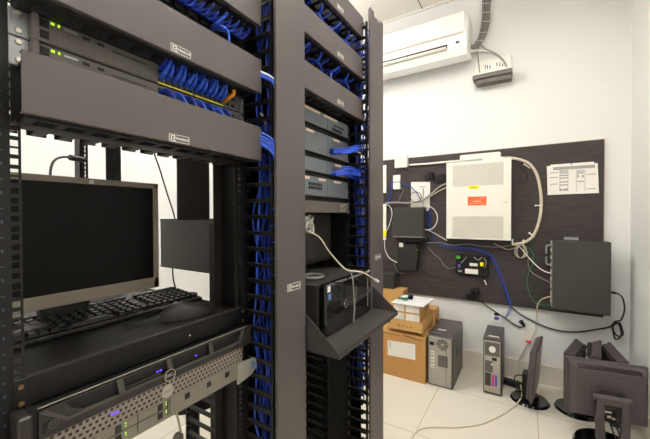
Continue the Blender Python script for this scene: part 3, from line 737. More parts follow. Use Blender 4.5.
m = MB().tube([onX(352, 146, -.62), onX(356, 151, -.61), onX(363, 154, -.605), onX(369, 154, -.61), onX(370.5, 150, -.62)], .0025); o = m.build('loose_lead', 'beige'); tag(o, 'cream lead curling over the thick blue bundle', 'cable')

# tower PC lying on its side on the tray
TZ = .85; PX = -.55
t = thing('rack_tray', 'grey vented tray with triangular side plates jutting from the centre rack', 'shelf', (-.6, 1.04, TZ-.02))
MB().box(-1.05, -.452, .802, 1.287, TZ-.003, TZ).build('tray_floor', 'tray', t)
MB().box(-.454, -.450, .800, 1.289, TZ-.011, TZ+.0005).box(-.456, -.449, .800, 1.289, TZ-.003, TZ+.001, 1).build('front_lip', ['tray', 'rail'], t)
for y in (.7985, 1.2865):
    g = MB().prism([(-.450, y, TZ-.011), (-.450, y, TZ+.002), (-.5707, y, .9534), (XF+.002, y, 1.045), (XF+.002, y, TZ-.008), (-.53, y, TZ-.011)], (0, .0025, 0)); g.build('side_plate', 'tray', t)
PY0, PY1, PZ1 = .885, 1.243, 1.022
t = thing('desktop_computer', 'glossy black desktop computer lying on the tray of the centre rack', 'computer', ((PX-.2), 1.06, TZ))
MB().chbox(-.94, PX-.03, PY0, PY1, TZ, PZ1-.003, .002).build('case', 'box', t)
fr = MB().chbox(PX-.03, PX, PY0+.002, PY1, TZ+.001, PZ1, .006).build('front_panel', 'gloss', t)
def onf(px, py): return onX(px, py, PX)
a, b = onf(341, 299), onf(370, 286); 
MB().prism([onf(340, 306), onf(369, 291), onf(369, 286), onf(340, 300)], (.0012, 0, 0)).build('drive_band', 'dark', fr)
lc = onf(345.5, 304)+Vector((.001, 0, 0)); MB().ring(lc, (0, .013, 0), (0, 0, .014), (1, 0, 0), .84, depth=.0015).build('badge_ring', 'chrome', fr)
text('DELL', .0085, lc+Vector((.0006, 0, 0)), RX, 'chrome', fr, 'badge_lettering')
for (qx, qy, mm) in ((329, 289.5, 'label'), (329.8, 297, 'bluelabel')):
    c = onf(qx, qy); MB().box(PX, PX+.0006, c.y-.009, c.y+.009, c.z-.009, c.z+.011).build('sticker', mm, fr)
MB().box(PX, PX+.0015, 1.205, 1.212, TZ+.03, PZ1-.03).box(PX, PX+.0015, 1.10, 1.106, 1.0-.075, 1.0-.02).build('trim_strip', 'gray', fr)
c = Vector((PX-.06, PY0, .935)); MB().ell((-.66, PY0-.001, .95), (.022, 0, 0), (0, 0, .026), (0, -1, 0), depth=.003).build('side_vent', 'steel', t)
m = MB().tube([onX(351, 273, -.56), onX(352.5, 278, -.535), onX(353.8, 292, -.53), onX(354.5, 308, -.53), onX(353.5, 322, -.53)], .0026); o = m.build('thin_cable', 'grey'); tag(o, 'thin grey cable hanging down the front of the glossy computer', 'cable')
# equipment chassis above the computer, recessed
t = thing('equipment_chassis', 'large plain dark equipment box recessed above the glossy computer', 'equipment', (-1.15, 1.04, 1.0225), )
MB().chbox(-1.39, -.83, .84, 1.25, 1.0225, 1.232, .002).build('case', 'box', t)
MB().box(-1.388, -.828, .838, 1.252, 1.228, 1.236).build('top_edge', 'rail', t)
MB().box(-1.388, -.828, .838, .84, 1.0225, 1.030).build('lower_edge', 'rail', t)
t = thing('computer_monitor', 'small dark monitor on top of the glossy computer in the centre rack', 'monitor', (-.77, 1.06, PZ1))
MB().chbox(-.79, -.752, .872, 1.252, 1.056, 1.255, .005).build('back_shell', 'dark', t)
m = MB(); m.box(-.757, -.75, .87, 1.254, 1.054, 1.067); m.box(-.757, -.75, .87, 1.254, 1.245, 1.257); m.box(-.757, -.75, .87, .884, 1.054, 1.257); m.box(-.757, -.75, 1.243, 1.254, 1.054, 1.257); m.build('bezel', 'rail', t)
MB().box(-.7525, -.7515, .884, 1.243, 1.067, 1.245).build('screen', 'box', t)
MB().chbox(-.785, -.765, 1.02, 1.09, PZ1+.006, 1.06, .003).chbox(-.80, -.71, .99, 1.12, PZ1+.0003, PZ1+.008, .003).build('stand', 'dark', t)
c = Vector((-.66, .975, PZ1)); m = MB(); m.tube([c+Vector((.035*math.cos(a), .04*math.sin(a), .006)) for a in [2*PI*i/14 for i in range(15)]], .0055, sub=3); o = m.build('coiled_lead', 'gray'); tag(o, 'grey ring of cable lying on top of the glossy computer', 'cable')
# tangle of white cable
m = MB(); pts = []
for i in range(26):
    a = i*1.7; p = onX(309.5+4.2*math.cos(a), 226-8*math.sin(a*.63)-.1*i, -.70+.03*math.sin(a*2.1)); pts.append(p)
m.tube(pts, .0026, sub=5); o = m.build('white_cable_tangle', 'white'); tag(o, 'tangled white cable hanging under the filler panel', 'cable')
m = MB().tube([onX(306, 230, -.66), onX(310, 232, -.63), onX(320, 238, -.60), onX(328, 250, -.58), onX(338, 262, -.56), onX(347, 270, -.54), onX(357, 271.5, -.53), onX(364, 273, -.52), onX(371, 277, -.515), onX(375.5, 280, -.51)], .0028)
o = m.build('loose_network_lead', 'beige'); tag(o, 'beige network lead with clear plug trailing in front of the racks', 'cable')
a, b = onX(375, 279.6, -.51), onX(378, 281.6, -.508); q = MB(); q.cyl(a, b, .006, .007, 4); q.build('plug', 'white', o)
# ---------------------------------------------------------------- air conditioner
def acx(px, py): return onY(px, py, 2.66)
t = thing('air_conditioner', 'white split air conditioner high on the far wall', 'air conditioner', (-.82, 2.76, 2.47))
X0, X1 = -1.23, -.385
prof = [(2.868, 2.50), (2.76, 2.462), (2.68, 2.475), (2.655, 2.52), (2.652, 2.60), (2.66, 2.735), (2.69, 2.792), (2.868, 2.80)]
b = MB(); n = len(prof); vs = [(X0, y, z) for y, z in prof]+[(X1-.012, y, z) for y, z in prof]+[(X1, 2.868-(2.868-y)*.93, 2.63+(z-2.63)*.94) for y, z in prof]
fs = [list(range(n))[::-1], list(range(2*n, 3*n))]
for s_ in (0, n): fs += [(s_+i, s_+(i+1) % n, s_+(i+1) % n+n, s_+i+n) for i in range(n)]
b.add(vs, fs); body = b.build('casing', 'pure', t)
MB().chbox(X0+.01, X1-.02, 2.645, 2.66, 2.637, 2.79, .006).build('front_panel', 'pure', t)
MB().chbox(X0+.06, -.53, 2.638, 2.66, 2.532, 2.566, .002).build('air_outlet', 'dark', t)
MB().box(X0+.06, -.53, 2.630, 2.655, 2.529, 2.534).box(X0+.065, -.535, 2.634, 2.64, 2.540, 2.549).build('louvre', 'cream', t)
MB().box(-.468, -.443, 2.642, 2.655, 2.560, 2.570).build('indicator_window', 'dark', t)
MB().box(X0, X1-.03, 2.648, 2.654, 2.629, 2.634).build('panel_seam', 'beige', t)

# AC conduit bundle going up the wall
W = lambda px, py, d=.0: onY(px, py, WY-d)
m = MB()
for off, rr in ((-.018, .011), (.004, .013), (.022, .010)):
    m.tube([W(487+off*60, -14, .02)+Vector((off, 0, 0)), W(486, 8, .02)+Vector((off, 0, 0)), W(485.5, 22, .02)+Vector((off, 0, 0)), W(482, 36, .022)+Vector((off*.8, 0, 0)), W(477, 44, .03)+Vector((off*.6, 0, 0)), W(471.5, 48, .04)+Vector((off*.3, 0, -off*.5))], rr)
o = m.build('conduit_bundle', 'gray'); tag(o, 'bundle of grey pipes climbing the wall from the air conditioner', 'conduit')
m = MB()
for py in (3, 12, 21, 32, 40):
    px = 486.3 if py < 25 else 486.3-(py-25)*.42
    m.tube([W(px-3.2, py, .012), W(px-2.6, py+.4, .036), W(px+2.4, py+.2, .036), W(px+3.2, py-.3, .012)], .0022, sub=3)
m.build('cable_tie', 'white', o)
# little white unit with a dark underside
t = thing('wall_transformer', 'small white slotted unit with dark underside beside the air conditioner', 'wall unit', (-.23, 2.82, 2.26))
a0, a1 = -.366, -.098
m = MB().chbox(a0+.01, a1-.01, WY-.02, WY-.0005, 2.33, 2.47, .003); cs = m.build('casing', 'white', t)
q = MB()
for px in (485.3, 487.5, 490): 
    c = W(px, 67, .021); q.box(c.x-.003, c.x+.003, WY-.0215, WY-.02, c.z-.015, c.z+.015)
for px in (497, 500, 502.5):
    c = W(px, 64.5, .021); q.box(c.x-.003, c.x+.003, WY-.0215, WY-.02, c.z-.015, c.z+.015)
q.build('slot', 'dark', cs)
R_ = Matrix.Rotation(0, 3, 'Y')
MB().box(a0, a1, WY-.10, WY-.0005, 2.335, 2.345).build('ledge', 'white', t)
MB().chbox(a0, a1, WY-.10, WY-.0005, 2.30, 2.335, .003).chbox(a0+.02, a1-.004, WY-.085, WY-.0005, 2.268, 2.30, .003).build('dark_base', 'switch', t)
m = MB().tube([W(479, 45, .02), W(478, 53, .03), W(478.5, 62, .05), W(480, 75, .07)], .004)
m.tube([W(480, 44, .02), W(486, 49, .03), W(495, 53, .035), W(503, 60, .05), W(507.5, 69, .07)], .004)
o = m.build('power_cable', 'grey'); tag(o, 'two thin dark cords joining the pipes to the small white unit', 'cord')
m = MB().tube([W(470, 51, .05), W(480, 50.5, .02), W(492, 52, .015), W(500, 57, .02), W(506, 66, .04)], .011); o = m.build('cream_hose', 'cream'); tag(o, 'cream hose curving from air conditioner to the small white unit', 'hose')

# ---------------------------------------------------------------- plywood board and what hangs on it
BX0, BX1, BZ0, BZ1 = -2.0, .442, .552, 1.759
t = thing('backboard', 'large dark stained plywood board on the far wall', 'board', ((BX0+BX1)/2, WY-.01, BZ0))
MB().box(BX0, BX1-.003, BY, WY-.0005, BZ0, BZ1-.003).build('panel', 'board', t)
MB().box(BX1-.003, BX1, BY, WY-.0005, BZ0, BZ1).box(BX0, BX1, BY+.001, WY-.0005, BZ1-.003, BZ1).build('edge', 'pedge', t)
P = lambda px, py, d=0.0: onY(px, py, BY-d)
def rectY(px0, py0, px1, py1, d): 
    a = P(px0, py0, d); b = P(px1, py1, d); return min(a.x, b.x), max(a.x, b.x), min(a.z, b.z), max(a.z, b.z)
def wallbox(name, lab, cat, r, depth, m, bev=.003, back=BY):
    t = thing(name, lab, cat, ((r[0]+r[1])/2, back-depth/2, r[2]))
    MB().chbox(r[0], r[1], back-depth, back-.0003, r[2], r[3], bev).build('casing', m, t); return t

# cream cabinet
r = (-.562, -.100, 1.052, 1.665)
CD = .09; cy = BY-CD
# its front face stands proud, so measure on that plane
fa, fb = onY(446.5, 164, cy), onY(511, 243.5, cy)
r = (fa.x, fb.x, 1.062, 1.665)
t = thing('telephone_cabinet', 'cream metal cabinet with vented door and two stickers on the board', 'cabinet', ((r[0]+r[1])/2, BY-.045, r[2]))
MB().chbox(r[0], r[1]-.01, cy+.01, BY-.0003, r[2], r[3], .003).build('casing', 'cream', t)
dn = MB().chbox(r[0], r[1], cy-.004, cy+.009, r[2]-.004, r[3]+.004, .002).build('door', 'cream', t)
for (za, zb_) in ((r[3]-.19, r[3]-.02), (r[2]+.01, r[2]+.175)):
    MB().box(r[0]+.048, r[1]-.05, cy-.0048, cy-.004, za, zb_).build('vent_grille', 'cperf', dn)
c = onY(474, 187.4, cy); MB().box(c.x-.04, c.x+.04, cy-.005, cy-.004, c.z-.013, c.z+.013).build('yellow_sticker', 'yellow', dn)
text('Avaya', .02, (c.x-.004, cy-.0053, c.z), RY, 'dprint', dn, 'sticker_lettering', shear=.4)
c = onY(477, 201, cy); MB().box(c.x-.066, c.x+.066, cy-.005, cy-.004, c.z-.034, c.z+.034).build('orange_sticker', 'orangeS', dn)
q = MB()
for (dx, dz, w, h) in ((.035, .024, .02, .003), (.0, -.003, .028, .006), (0, -.016, .06, .0016), (0, -.022, .06, .0016), (0, .008, .055, .001)): q.box(c.x+dx-w, c.x+dx+w, cy-.0054, cy-.005, c.z+dz-h/2, c.z+dz+h/2)
q.build('sticker_print', 'purple', dn)
c = onY(506, 202, cy); MB().cyl((c.x, cy-.004, c.z), (c.x, cy-.012, c.z), .008, n=14).build('lock', 'zinc', dn)
rr = rectY(459.5, 159.5, 500.5, 151.5, .06); t = thing('paper_roll', 'white rolled tube resting above the cream cabinet', 'tube', ((rr[0]+rr[1])/2, BY-.03, r[3]))
a, b = P(459.5, 152.5, .05), P(459.5, 160.8, .05)
MB().chbox(rr[0], rr[1], BY-.05, BY-.0005, a.z-.07, a.z-.022, .008).build('tube', 'label', t)
rr = rectY(482.5, 161.5, 500, 157, .06); o = MB().chbox(rr[0], rr[1]+.02, BY-.075, BY-.061, rr[2]-.002, rr[3], .003).build('cable_trunking', 'cream'); tag(o, 'short cream trunking piece over the top edge of the cabinet', 'trunking')
# junction box and conduit
jb = wallbox('junction_box', 'cream junction box on the top edge of the board', 'junction box', (-1.012, -.897, 1.672, 1.777), .04, 'cream')
MB().cyl((-.955, BY-.04, 1.755), (-.955, BY-.043, 1.755), .004, n=10).build('screw', 'zinc', jb)
m = MB().tube([P(409.5, 165, .012), P(430, 163.6, .012), P(448, 161.8, .012), P(462, 160.6, .02)], .0085); o = m.build('conduit', 'cream'); tag(o, 'cream conduit from the junction box to the cabinet', 'conduit')
m = MB().tube([P(500, 158.2, .05), P(510, 158, .03), P(521, 160, .015), P(530, 164.5, .014), P(536.5, 174, .014), P(540, 188, .014), P(541.3, 204, .014), P(539, 222, .014), P(533, 236, .014), P(524, 242.5, .02), P(512, 244.5, .03)], .0105)
o = m.build('conduit', 'beige'); tag(o, 'pale conduit bowing around the right side of the cabinet', 'conduit'); cond = o
for (px, py, d1) in ((526.5, 166, (-.012, .012)), (538.5, 205.5, (-.016, 0)), (531.5, 234.5, (-.012, .01)), (523.5, 242.5, (0, .014)), (512.5, 242, (0, .014))):
    c = P(px, py); q = MB(); v = Vector((d1[0], 0, d1[1])); q.cyl(c+Vector((0, -.001, 0))+v*1.1, c+Vector((0, -.008, 0))+v*1.1, .007, n=10); q.tube([c+v*1.2+Vector((0, -.004, 0)), c+Vector((0, -.028, 0)), c-v*1.6+Vector((0, -.012, 0))], .004, sub=4); q.build('clip', 'white', cond)
m = MB().cyl(P(451.5, 161.5, 0), P(451.5, 161.5, .03), .009, n=10); m.build('clip', 'white', cond)
# small items at left
for (a, b, c_, d_, lab) in ((383.2, 165, 386, 193, 'upper narrow white strip at the left end of the board'), (383.2, 204, 386, 240, 'lower narrow white strip at the left end of the board')):
    rr = rectY(a, d_, c_, b, .02); o = MB().chbox(rr[0]-.03, rr[1], BY-.02, BY-.0003, rr[2], rr[3], .002).build('wall_strip', 'white'); tag(o, lab, 'strip')
rr = rectY(393, 189.3, 399.7, 174.8, .03); zc = (rr[2]+rr[3])/2
t = thing('twin_socket', 'narrow white two-piece box left of the pinned paper', 'socket', ((rr[0]+rr[1])/2, BY-.015, rr[2]))
MB().chbox(rr[0], rr[1], BY-.03, BY-.0003, zc+.003, rr[3], .003).build('upper_box', 'white', t); MB().chbox(rr[0], rr[1], BY-.03, BY-.0003, rr[2], zc-.003, .003).build('lower_box', 'white', t)
def paper(name, lab, cat, quads, marks, d=.003):
    t = thing(name, lab, cat, P(*quads[0][0])); 
    for i, q in enumerate(quads): MB().prism([P(x, y, d+i*.0016) for x, y in q], (0, .0008, 0)).build('sheet', 'label', t)
    m = MB()
    for (x0, y0, x1, y1) in marks:
        a, b = P(x0, y0, d+.0016*(len(quads)-1)+.0003), P(x1, y1, d+.0016*(len(quads)-1)+.0003); m.box(min(a.x, b.x), max(a.x, b.x), a.y-.0003, a.y, min(a.z, b.z), max(a.z, b.z))
    m.build('print', 'print', t); return t
paper('pinned_paper', 'white printed sheet pinned behind the tangled cables', 'paper', [[(411, 182), (430.2, 182), (429.5, 211), (411, 209)]], [(422.5, 188, 424, 203), (419, 186.5, 426, 187)])
mk = []
for (x, ys, w) in ((560, (170.5, 172.5, 175, 177.6, 181.5, 184.5, 189.5), 8), (577, (170.5, 172.5, 181, ), 7)):
    for y in ys: mk.append((x, y, x+w, y+.8))
mk += [(559.6, 170, 560, 191), (567.8, 170, 568.2, 191), (576.6, 170, 577, 191), (584.8, 170, 585.2, 191), (560, 188.6, 562, 190.6), (564, 188.6, 568, 190.6), (577.5, 175, 579, 177.5), (582, 175, 583.8, 177.5), (550, 172.5, 558, 173), (550, 177.3, 558, 177.8), (550, 184, 558, 184.4), (587, 174, 596, 174.4), (587, 188.5, 596, 189), (553, 167.3, 595, 167.7)]
pp = paper('pinned_paper', 'white diagram sheets pinned at the right end of the board', 'paper', [[(550.5, 164.8), (594, 161.6), (595, 192), (551, 192)], [(546.8, 166.2), (597.7, 163), (599, 193), (547.6, 195)]], mk)
c = P(571.5, 164.2, .006); MB().cyl(c, c-Vector((0, .008, 0)), .004, n=10).build('pin', 'dark', pp)
o = MB().cyl(P(589, 150.5, -.001), P(589, 150.5, .002), .006, n=10).box(P(586, 151).x, P(592, 151).x, BY-.0012, BY-.0002, P(586, 151).z-.002, P(586, 151).z+.002).build('screw_head', 'black'); tag(o, 'dark screw head above the pinned diagram sheets', 'screw')
# grey modem, router
rr = (onY(392.5, 208, BY-.1).x, onY(423.5, 208, BY-.1).x, onY(400, 237.5, BY-.1).z, onY(400, 207.5, BY-.1).z)
t = wallbox('network_modem', 'dark grey square box under the bundle of grey cables', 'modem', rr, .10, 'box', .004)
MB().box(rr[0]+.004, rr[1]-.004, BY-.103, BY-.1, rr[2]+.004, rr[2]+.012).build('front_edge', 'gray', t)
o = MB().chbox(rr[0]+.02, rr[1]+.02, BY-.08, BY-.001, rr[2]-.03, rr[2]-.003, .003).build('mounting_block', 'black2'); tag(o, 'black block between the grey box and the black router', 'bracket')
rr = (onY(397.5, 243, BY-.06).x, onY(416.5, 243, BY-.06).x, onY(405, 270.5, BY-.06).z, onY(405, 243.5, BY-.06).z)
t = wallbox('network_router', 'black router with small white sticker below the dark grey box', 'router', rr, .055, 'dark', .004)
c = onY(401, 245, BY-.06); MB().box(c.x-.018, c.x+.018, BY-.0565, BY-.055, c.z-.018, c.z+.018).build('white_sticker', 'label', t)
q = MB()
for k in range(6): q.box(rr[1]+.0, rr[1]+.02, BY-.05, BY-.02, rr[3]-.035-k*.026, rr[3]-.02-k*.026)
q.build('port_row', 'port', t)
q = MB()
for z in (rr[3]-.05, rr[3]-.06, rr[3]-.09, rr[3]-.13): q.box(rr[1]-.002, rr[1]+.001, BY-.052, BY-.046, z, z+.006)
q.build('status_light', 'yellow', t)
o = MB().chbox(*[P(384, 233).x-.02, P(387.5, 233).x], BY-.03, BY-.02, P(385, 236).z, P(385, 230.5).z, .001).build('cable_tag', 'yellow'); tag(o, 'yellow tag on the white cable at the left end of the board', 'tag')
# two small dark wall plates right of paper
for (a, b, c_, d_, lab) in ((427.5, 172, 434, 180, 'small dark socket above the pinned sheet, left one'), (437, 174, 445.5, 183, 'small dark socket beside the cream cabinet')):
    rr = rectY(a, d_, c_, b, .02); t = thing('small_socket', lab, 'socket', ((rr[0]+rr[1])/2, BY-.01, rr[2])); MB().chbox(rr[0], rr[1], BY-.012, BY-.0003, rr[2], rr[3], .002).build('plate', 'black2', t); MB().box(rr[0]-.03, rr[1]-.03, BY-.02, BY-.012, rr[2]+.02, rr[2]+.026).box(rr[1]-.02, rr[1]-.012, BY-.03, BY-.012, rr[2]-.01, rr[3]+.0).build('plug', 'black', t)
# bare circuit module
rr = (onY(456, 256, BY-.03).x, onY(488.5, 256, BY-.03).x, onY(470, 275, BY-.03).z, onY(470, 255, BY-.03).z)
t = thing('circuit_module', 'dark circuit module with green and yellow connectors below the cabinet', 'circuit board', ((rr[0]+rr[1])/2, BY-.02, rr[2]))
MB().chbox(rr[0], rr[1], BY-.03, BY-.0003, rr[2], rr[3], .003).build('base_plate', 'black2', t)
def comp(px0, py0, px1, py1, nm, mm, d0=.03, d1=.04):
    a, b = onY(px0, py0, BY-d1), onY(px1, py1, BY-d1); MB().chbox(a.x, b.x, BY-d1, BY-d0, b.z, a.z, .002).build(nm, mm, t)
comp(456, 255.5, 460, 259, 'green_terminal', 'greenS'); comp(465, 268.5, 478, 274.5, 'white_label', 'label', .03, .032); comp(469.5, 263, 477.5, 266.5, 'cream_connector', 'cream'); comp(480, 262.5, 483.5, 266.5, 'yellow_cap', 'yellow', .03, .05); comp(458, 264, 460.5, 268, 'chip', 'bport', .03, .034); comp(458, 270, 462, 272.5, 'metal_tab', 'steel', .03, .036)
MB().tube([P(467, 257, .03), P(464, 260, .045), P(461, 263, .03)], .003).tube([P(474, 257, .03), P(478, 260, .05), P(482, 257, .03)], .003).tube([P(484, 258, .03), P(486, 262, .05), P(485, 268, .03)], .003).build('jumper_wire', 'grey', t)
q = MB().tube([P(482.5, 274, .02), P(483, 279, .02), P(485, 284, .02)], .003); q.build('hanging_wire', 'black', t); MB().cyl(P(484.3, 280, .02), P(486.5, 285, .02), .005, n=8).build('wire_tip', 'white', t)
# big black equipment box at right with brackets
EB = .16
ra = (onY(552, 242, BY-EB).x, onY(611.5, 242, BY-EB).x, onY(580, 312.5, BY-EB).z, onY(580, 241.5, BY-EB).z)
t = thing('wall_mounted_server', 'large dark equipment box bracketed to the right end of the board', 'equipment', ((ra[0]+ra[1])/2, BY-EB/2, ra[2]))
MB().chbox(ra[0]+.004, ra[1], BY-EB, BY-.012, ra[2], ra[3], .003).build('casing', 'box', t)
MB().box(ra[0], ra[0]+.004, BY-EB+.01, BY-.02, ra[2]+.01, ra[3]-.004).build('port_side', 'gray', t)
q = MB()
for k in range(9): q.box(ra[0]-.006, ra[0], BY-EB+.02, BY-EB+.045, ra[2]+.04+k*.05, ra[2]+.065+k*.05)
q.build('connector', 'zinc', t)
a, b = onY(564, 242, BY-.06), onY(578.5, 238.6, BY-.06)
q = MB().chbox(a.x, b.x, BY-.075, BY-.02, ra[3]+.0, ra[3]+.022, .003); q.cyl((a.x+.02, BY-.076, ra[3]+.011), (a.x+.02, BY-.07, ra[3]+.011), .006, n=10).cyl((b.x-.02, BY-.076, ra[3]+.011), (b.x-.02, BY-.07, ra[3]+.011), .006, n=10); q.build('top_bracket', 'steel', t)
a, b = onY(546.5, 245, BY-.1), onY(552, 265, BY-.1)
MB().tube([(ra[0]+.002, BY-.1, a.z), (a.x+.008, BY-.1, a.z-.002), (a.x, BY-.1, a.z-.02), (a.x, BY-.1, b.z+.02), (a.x+.008, BY-.1, b.z+.002), (ra[0]+.002, BY-.1, b.z)], .006, sub=3).build('side_handle', 'steel', t)
MB().tube([(a.x-.012, BY-.1, (a.z+b.z)/2), (ra[0], BY-.1, (a.z+b.z)/2)], .01, sub=1).build('handle_grip', 'black', t)
q = MB()
for k in range(5):
    for j in range(9):
        x = onY(577, 275, BY-EB).x+k*.013; z = onY(577, 285, BY-EB).z+j*.015+(k % 2)*.007; q.box(x, x+.007, BY-EB-.0004, BY-EB, z, z+.0016)
q.build('vent_slot', 'black', t)

# board cables: (label, material, radius, [(px, py, distance in front of the board)])
cabs = [
 ('blue cable sagging below the cabinet and dropping to the wall outlet', 'blue', .0045, [(398, 183, .012), (404, 184, .014), (411, 187, .012), (419, 196, .014), (425, 211, .012), (431, 230, .012), (436, 241, .012), (443, 246, .012), (457, 248.5, .012), (474, 250.2, .012), (489, 256, .012), (495.8, 267, .012), (501, 280.5, .012), (507.7, 299, .012), (510, 306, .014), (508, 313, .008), (504, 318.5, .0)]),
 ('second blue cable running close beside the sagging blue one', 'blue2', .0035, [(444, 244.5, .01), (458, 247, .01), (475, 248.8, .01), (491, 255, .012), (498, 268, .012), (503, 281, .012), (509.5, 299, .012), (511.5, 309, .012), (506.5, 317.5, .0)]),
 ('blue cable dropping left of the narrow white box', 'blue', .009, [(393, 181, .02), (391.5, 186, .015), (391, 195, .012), (388.5, 201, .012), (384.5, 204, .01)]),
 ('short blue cable behind the white cable loop', 'blue', .007, [(429, 209, .01), (430.5, 218, .008), (430, 228, .008)]),
 ('bundle of grey cables slanting up from the grey box to the cabinet', 'grey', .012, [(386, 203, .03), (396, 202.5, .04), (408, 203, .04), (420, 201.5, .03), (430, 195, .02), (438, 188, .015), (446, 183.5, .015)]),
 ('pale cable slanting into the left side of the cabinet', 'beige', .006, [(410, 206, .05), (420, 204, .04), (431, 196, .03), (439, 191, .02), (446, 187.5, .02)]),
 ('white cable looping at the right of the grey box', 'white', .0055, [(424, 229.5, .06), (429, 229.8, .04), (434, 227, .03), (437.2, 221, .02), (436.8, 214, .02), (433, 208.5, .02), (427, 205.5, .03), (418, 205, .04)]),
 ('thin white cable running from the grey box down under the cabinet', 'white', .0045, [(427, 229.5, .03), (434, 233, .015), (440, 236.5, .012), (447, 240.5, .012)]),
 ('white cable curving down the left edge of the board to the router', 'white', .006, [(386, 203.5, .012), (390.5, 207.5, .012), (392, 214, .012), (390, 223, .012), (386.5, 232, .012), (384.6, 242, .012), (385.5, 251, .012), (390, 258.5, .015), (397, 262.5, .03)]),
 ('grey cable under the bottom edge of the cabinet', 'grey', .004, [(425, 243, .012), (440, 242.6, .012), (452, 245, .012), (468, 244, .03), (480, 246, .03), (498, 247, .03), (512, 245, .02)]),
 ('second grey cable sagging under the cabinet', 'beige', .0035, [(494, 243.5, .04), (500, 246.5, .03), (508, 249.5, .02), (516, 247.5, .015), (519, 245, .012)]),
 ('green cable curving down right of the cabinet', 'green', .0055, [(519, 244, .012), (527, 246.8, .012), (532.8, 253.5, .012), (532.5, 264, .012), (528.5, 273, .012), (527, 283, .012), (530, 295, .012), (536, 303.3, .02), (544, 305, .05), (552, 304.3, .1)]),
 ('white cable from the conduit end to the large dark box', 'white', .0055, [(513, 244.5, .025), (519.5, 247, .02), (525, 253, .015), (530, 259, .02), (538, 267, .04), (545, 271.5, .08), (552.5, 273.5, .12)]),
 ('beige coil of wire hanging below the conduit', 'beige', .0035, [(521+7*math.cos(a)*(1-.02*i), 251.5+6.5*math.sin(a), .012+.001*i) for i, a in enumerate([k*.7 for k in range(30)])]),
 ('black and white flecked wire slanting to the large dark box', 'grey', .004, [(528, 259, .015), (528.5, 267, .012), (532, 272.5, .015), (540, 277.5, .05), (552.5, 283.5, .12)]),
 ('black loop of wire at the upper right corner of the cabinet', 'black', .003, [(512, 163, .012), (519, 166, .012), (525, 172, .012), (527.3, 177.5, .012), (525, 182, .012), (519, 183.5, .012), (512, 181, .012)]),
 ('small black coil in front of the pinned sheet', 'black', .0045, [(416+5.5*math.cos(a), 197+5*math.sin(a), .03+.002*i) for i, a in enumerate([k*.6 for k in range(22)])]),
 ('thin pale wire from the narrow white box', 'grey', .003, [(401, 188, .02), (403.5, 190, .012), (401.5, 195, .012), (398, 201, .03)]),
 ('thin grey wire hanging from the router to the circuit module', 'grey', .0032, [(428, 247, .012), (434, 254, .012), (440, 259, .012), (444, 265, .012), (450, 268.5, .015), (456, 267, .03)]),
 ('dark wire drooping between router and circuit module', 'dark', .0035, [(417, 268, .02), (425, 272, .012), (436, 276.5, .012), (446, 274, .012), (456, 263, .03)]),
 ('grey wires at the foot of the router', 'grey', .0035, [(394.5, 263, .02), (395.5, 268, .015), (399, 272.5, .015), (405, 273.5, .015)]),
]
for lab, m_, r_, pts in cabs:
    o = MB().tube([P(x, y, d) for x, y, d in pts], r_*.66, n=8, sub=5).build('cable', m_); tag(o, lab, 'cable')
# plug pack, outlet, black cords below the board
a = P(471, 293, .02); t = thing('plug_adapter', 'small black adapter on the lower edge of the board', 'adapter', (a.x, BY, a.z-.04))
MB().chbox(a.x+.0, a.x+.06, BY-.04, BY-.0003, a.z-.005, a.z+.04, .006).build('body', 'black', t); MB().chbox(a.x-.035, a.x+.03, BY-.03, BY-.0003, a.z-.05, a.z-.01, .005).build('clip', 'black', t)
W0 = lambda px, py, d=.006: onY(px, py, WY-d)
oc = W0(496.5, 317); t = thing('wall_outlet', 'white double wall outlet with dark sockets above the narrow computer', 'wall outlet', (oc.x, WY, oc.z-.045))
MB().chbox(oc.x-.032, oc.x+.032, WY-.006, WY-.0003, oc.z-.045, oc.z+.05, .002).build('plate', 'white', t)
for dz in (.022, -.01): MB().box(oc.x-.016, oc.x+.016, WY-.010, WY-.006, oc.z+dz-.011, oc.z+dz+.011).build('socket', 'bport' if dz < 0 else 'dark', t)
m = MB().tube([P(479, 299, .02), P(483, 303, .012), W0(490, 308, .01), W0(498, 313.5, .02), W0(506, 318.5, .02), W0(513, 323.5, .015), W0(520, 327.3, .012), W0(525, 326.3, .015)], .0045)
o = m.build('power_cable', 'blackc'); tag(o, 'black cord from the small adapter ending in a dangling plug', 'cord')
a, b = W0(524.8, 326.3, .02), W0(520.5, 321, .03); MB().cyl(a, b, .008, .016, 10).build('plug', 'blackc', o)
pts = [W0(511, 306.5, .02), W0(516, 311, .01), W0(525, 317, .01), W0(542, 325.5, .01), W0(556, 330, .01), W0(567, 331.6, .01), W0(581, 331.7, .012), W0(596, 329.5, .015), W0(608, 327.4, .02)]
for i in range(22):
    a = -PI*.8+i*.62; pts.append(W0(616.3+(5.2+1.4*math.sin(i*1.3))*math.cos(a)+.1*i, 330.5+(7.6+1.6*math.cos(i*.9))*math.sin(a)-.05*i, .015+.0025*i))
pts += [W0(621, 320, .05), W0(624.5, 310, .07), W0(623, 299, .09), W0(618.5, 294, .11), onY(612, 292.5, BY-.1)]
m = MB().tube(pts, .0048, sub=5); o = m.build('power_cable', 'blackc'); tag(o, 'long black power cord coiled right of the large dark box', 'cord')
MB().cyl(onY(611.5, 292.3, BY-.1), onY(616, 293.2, BY-.1), .009, .007, 10).build('plug', 'blackc', o)
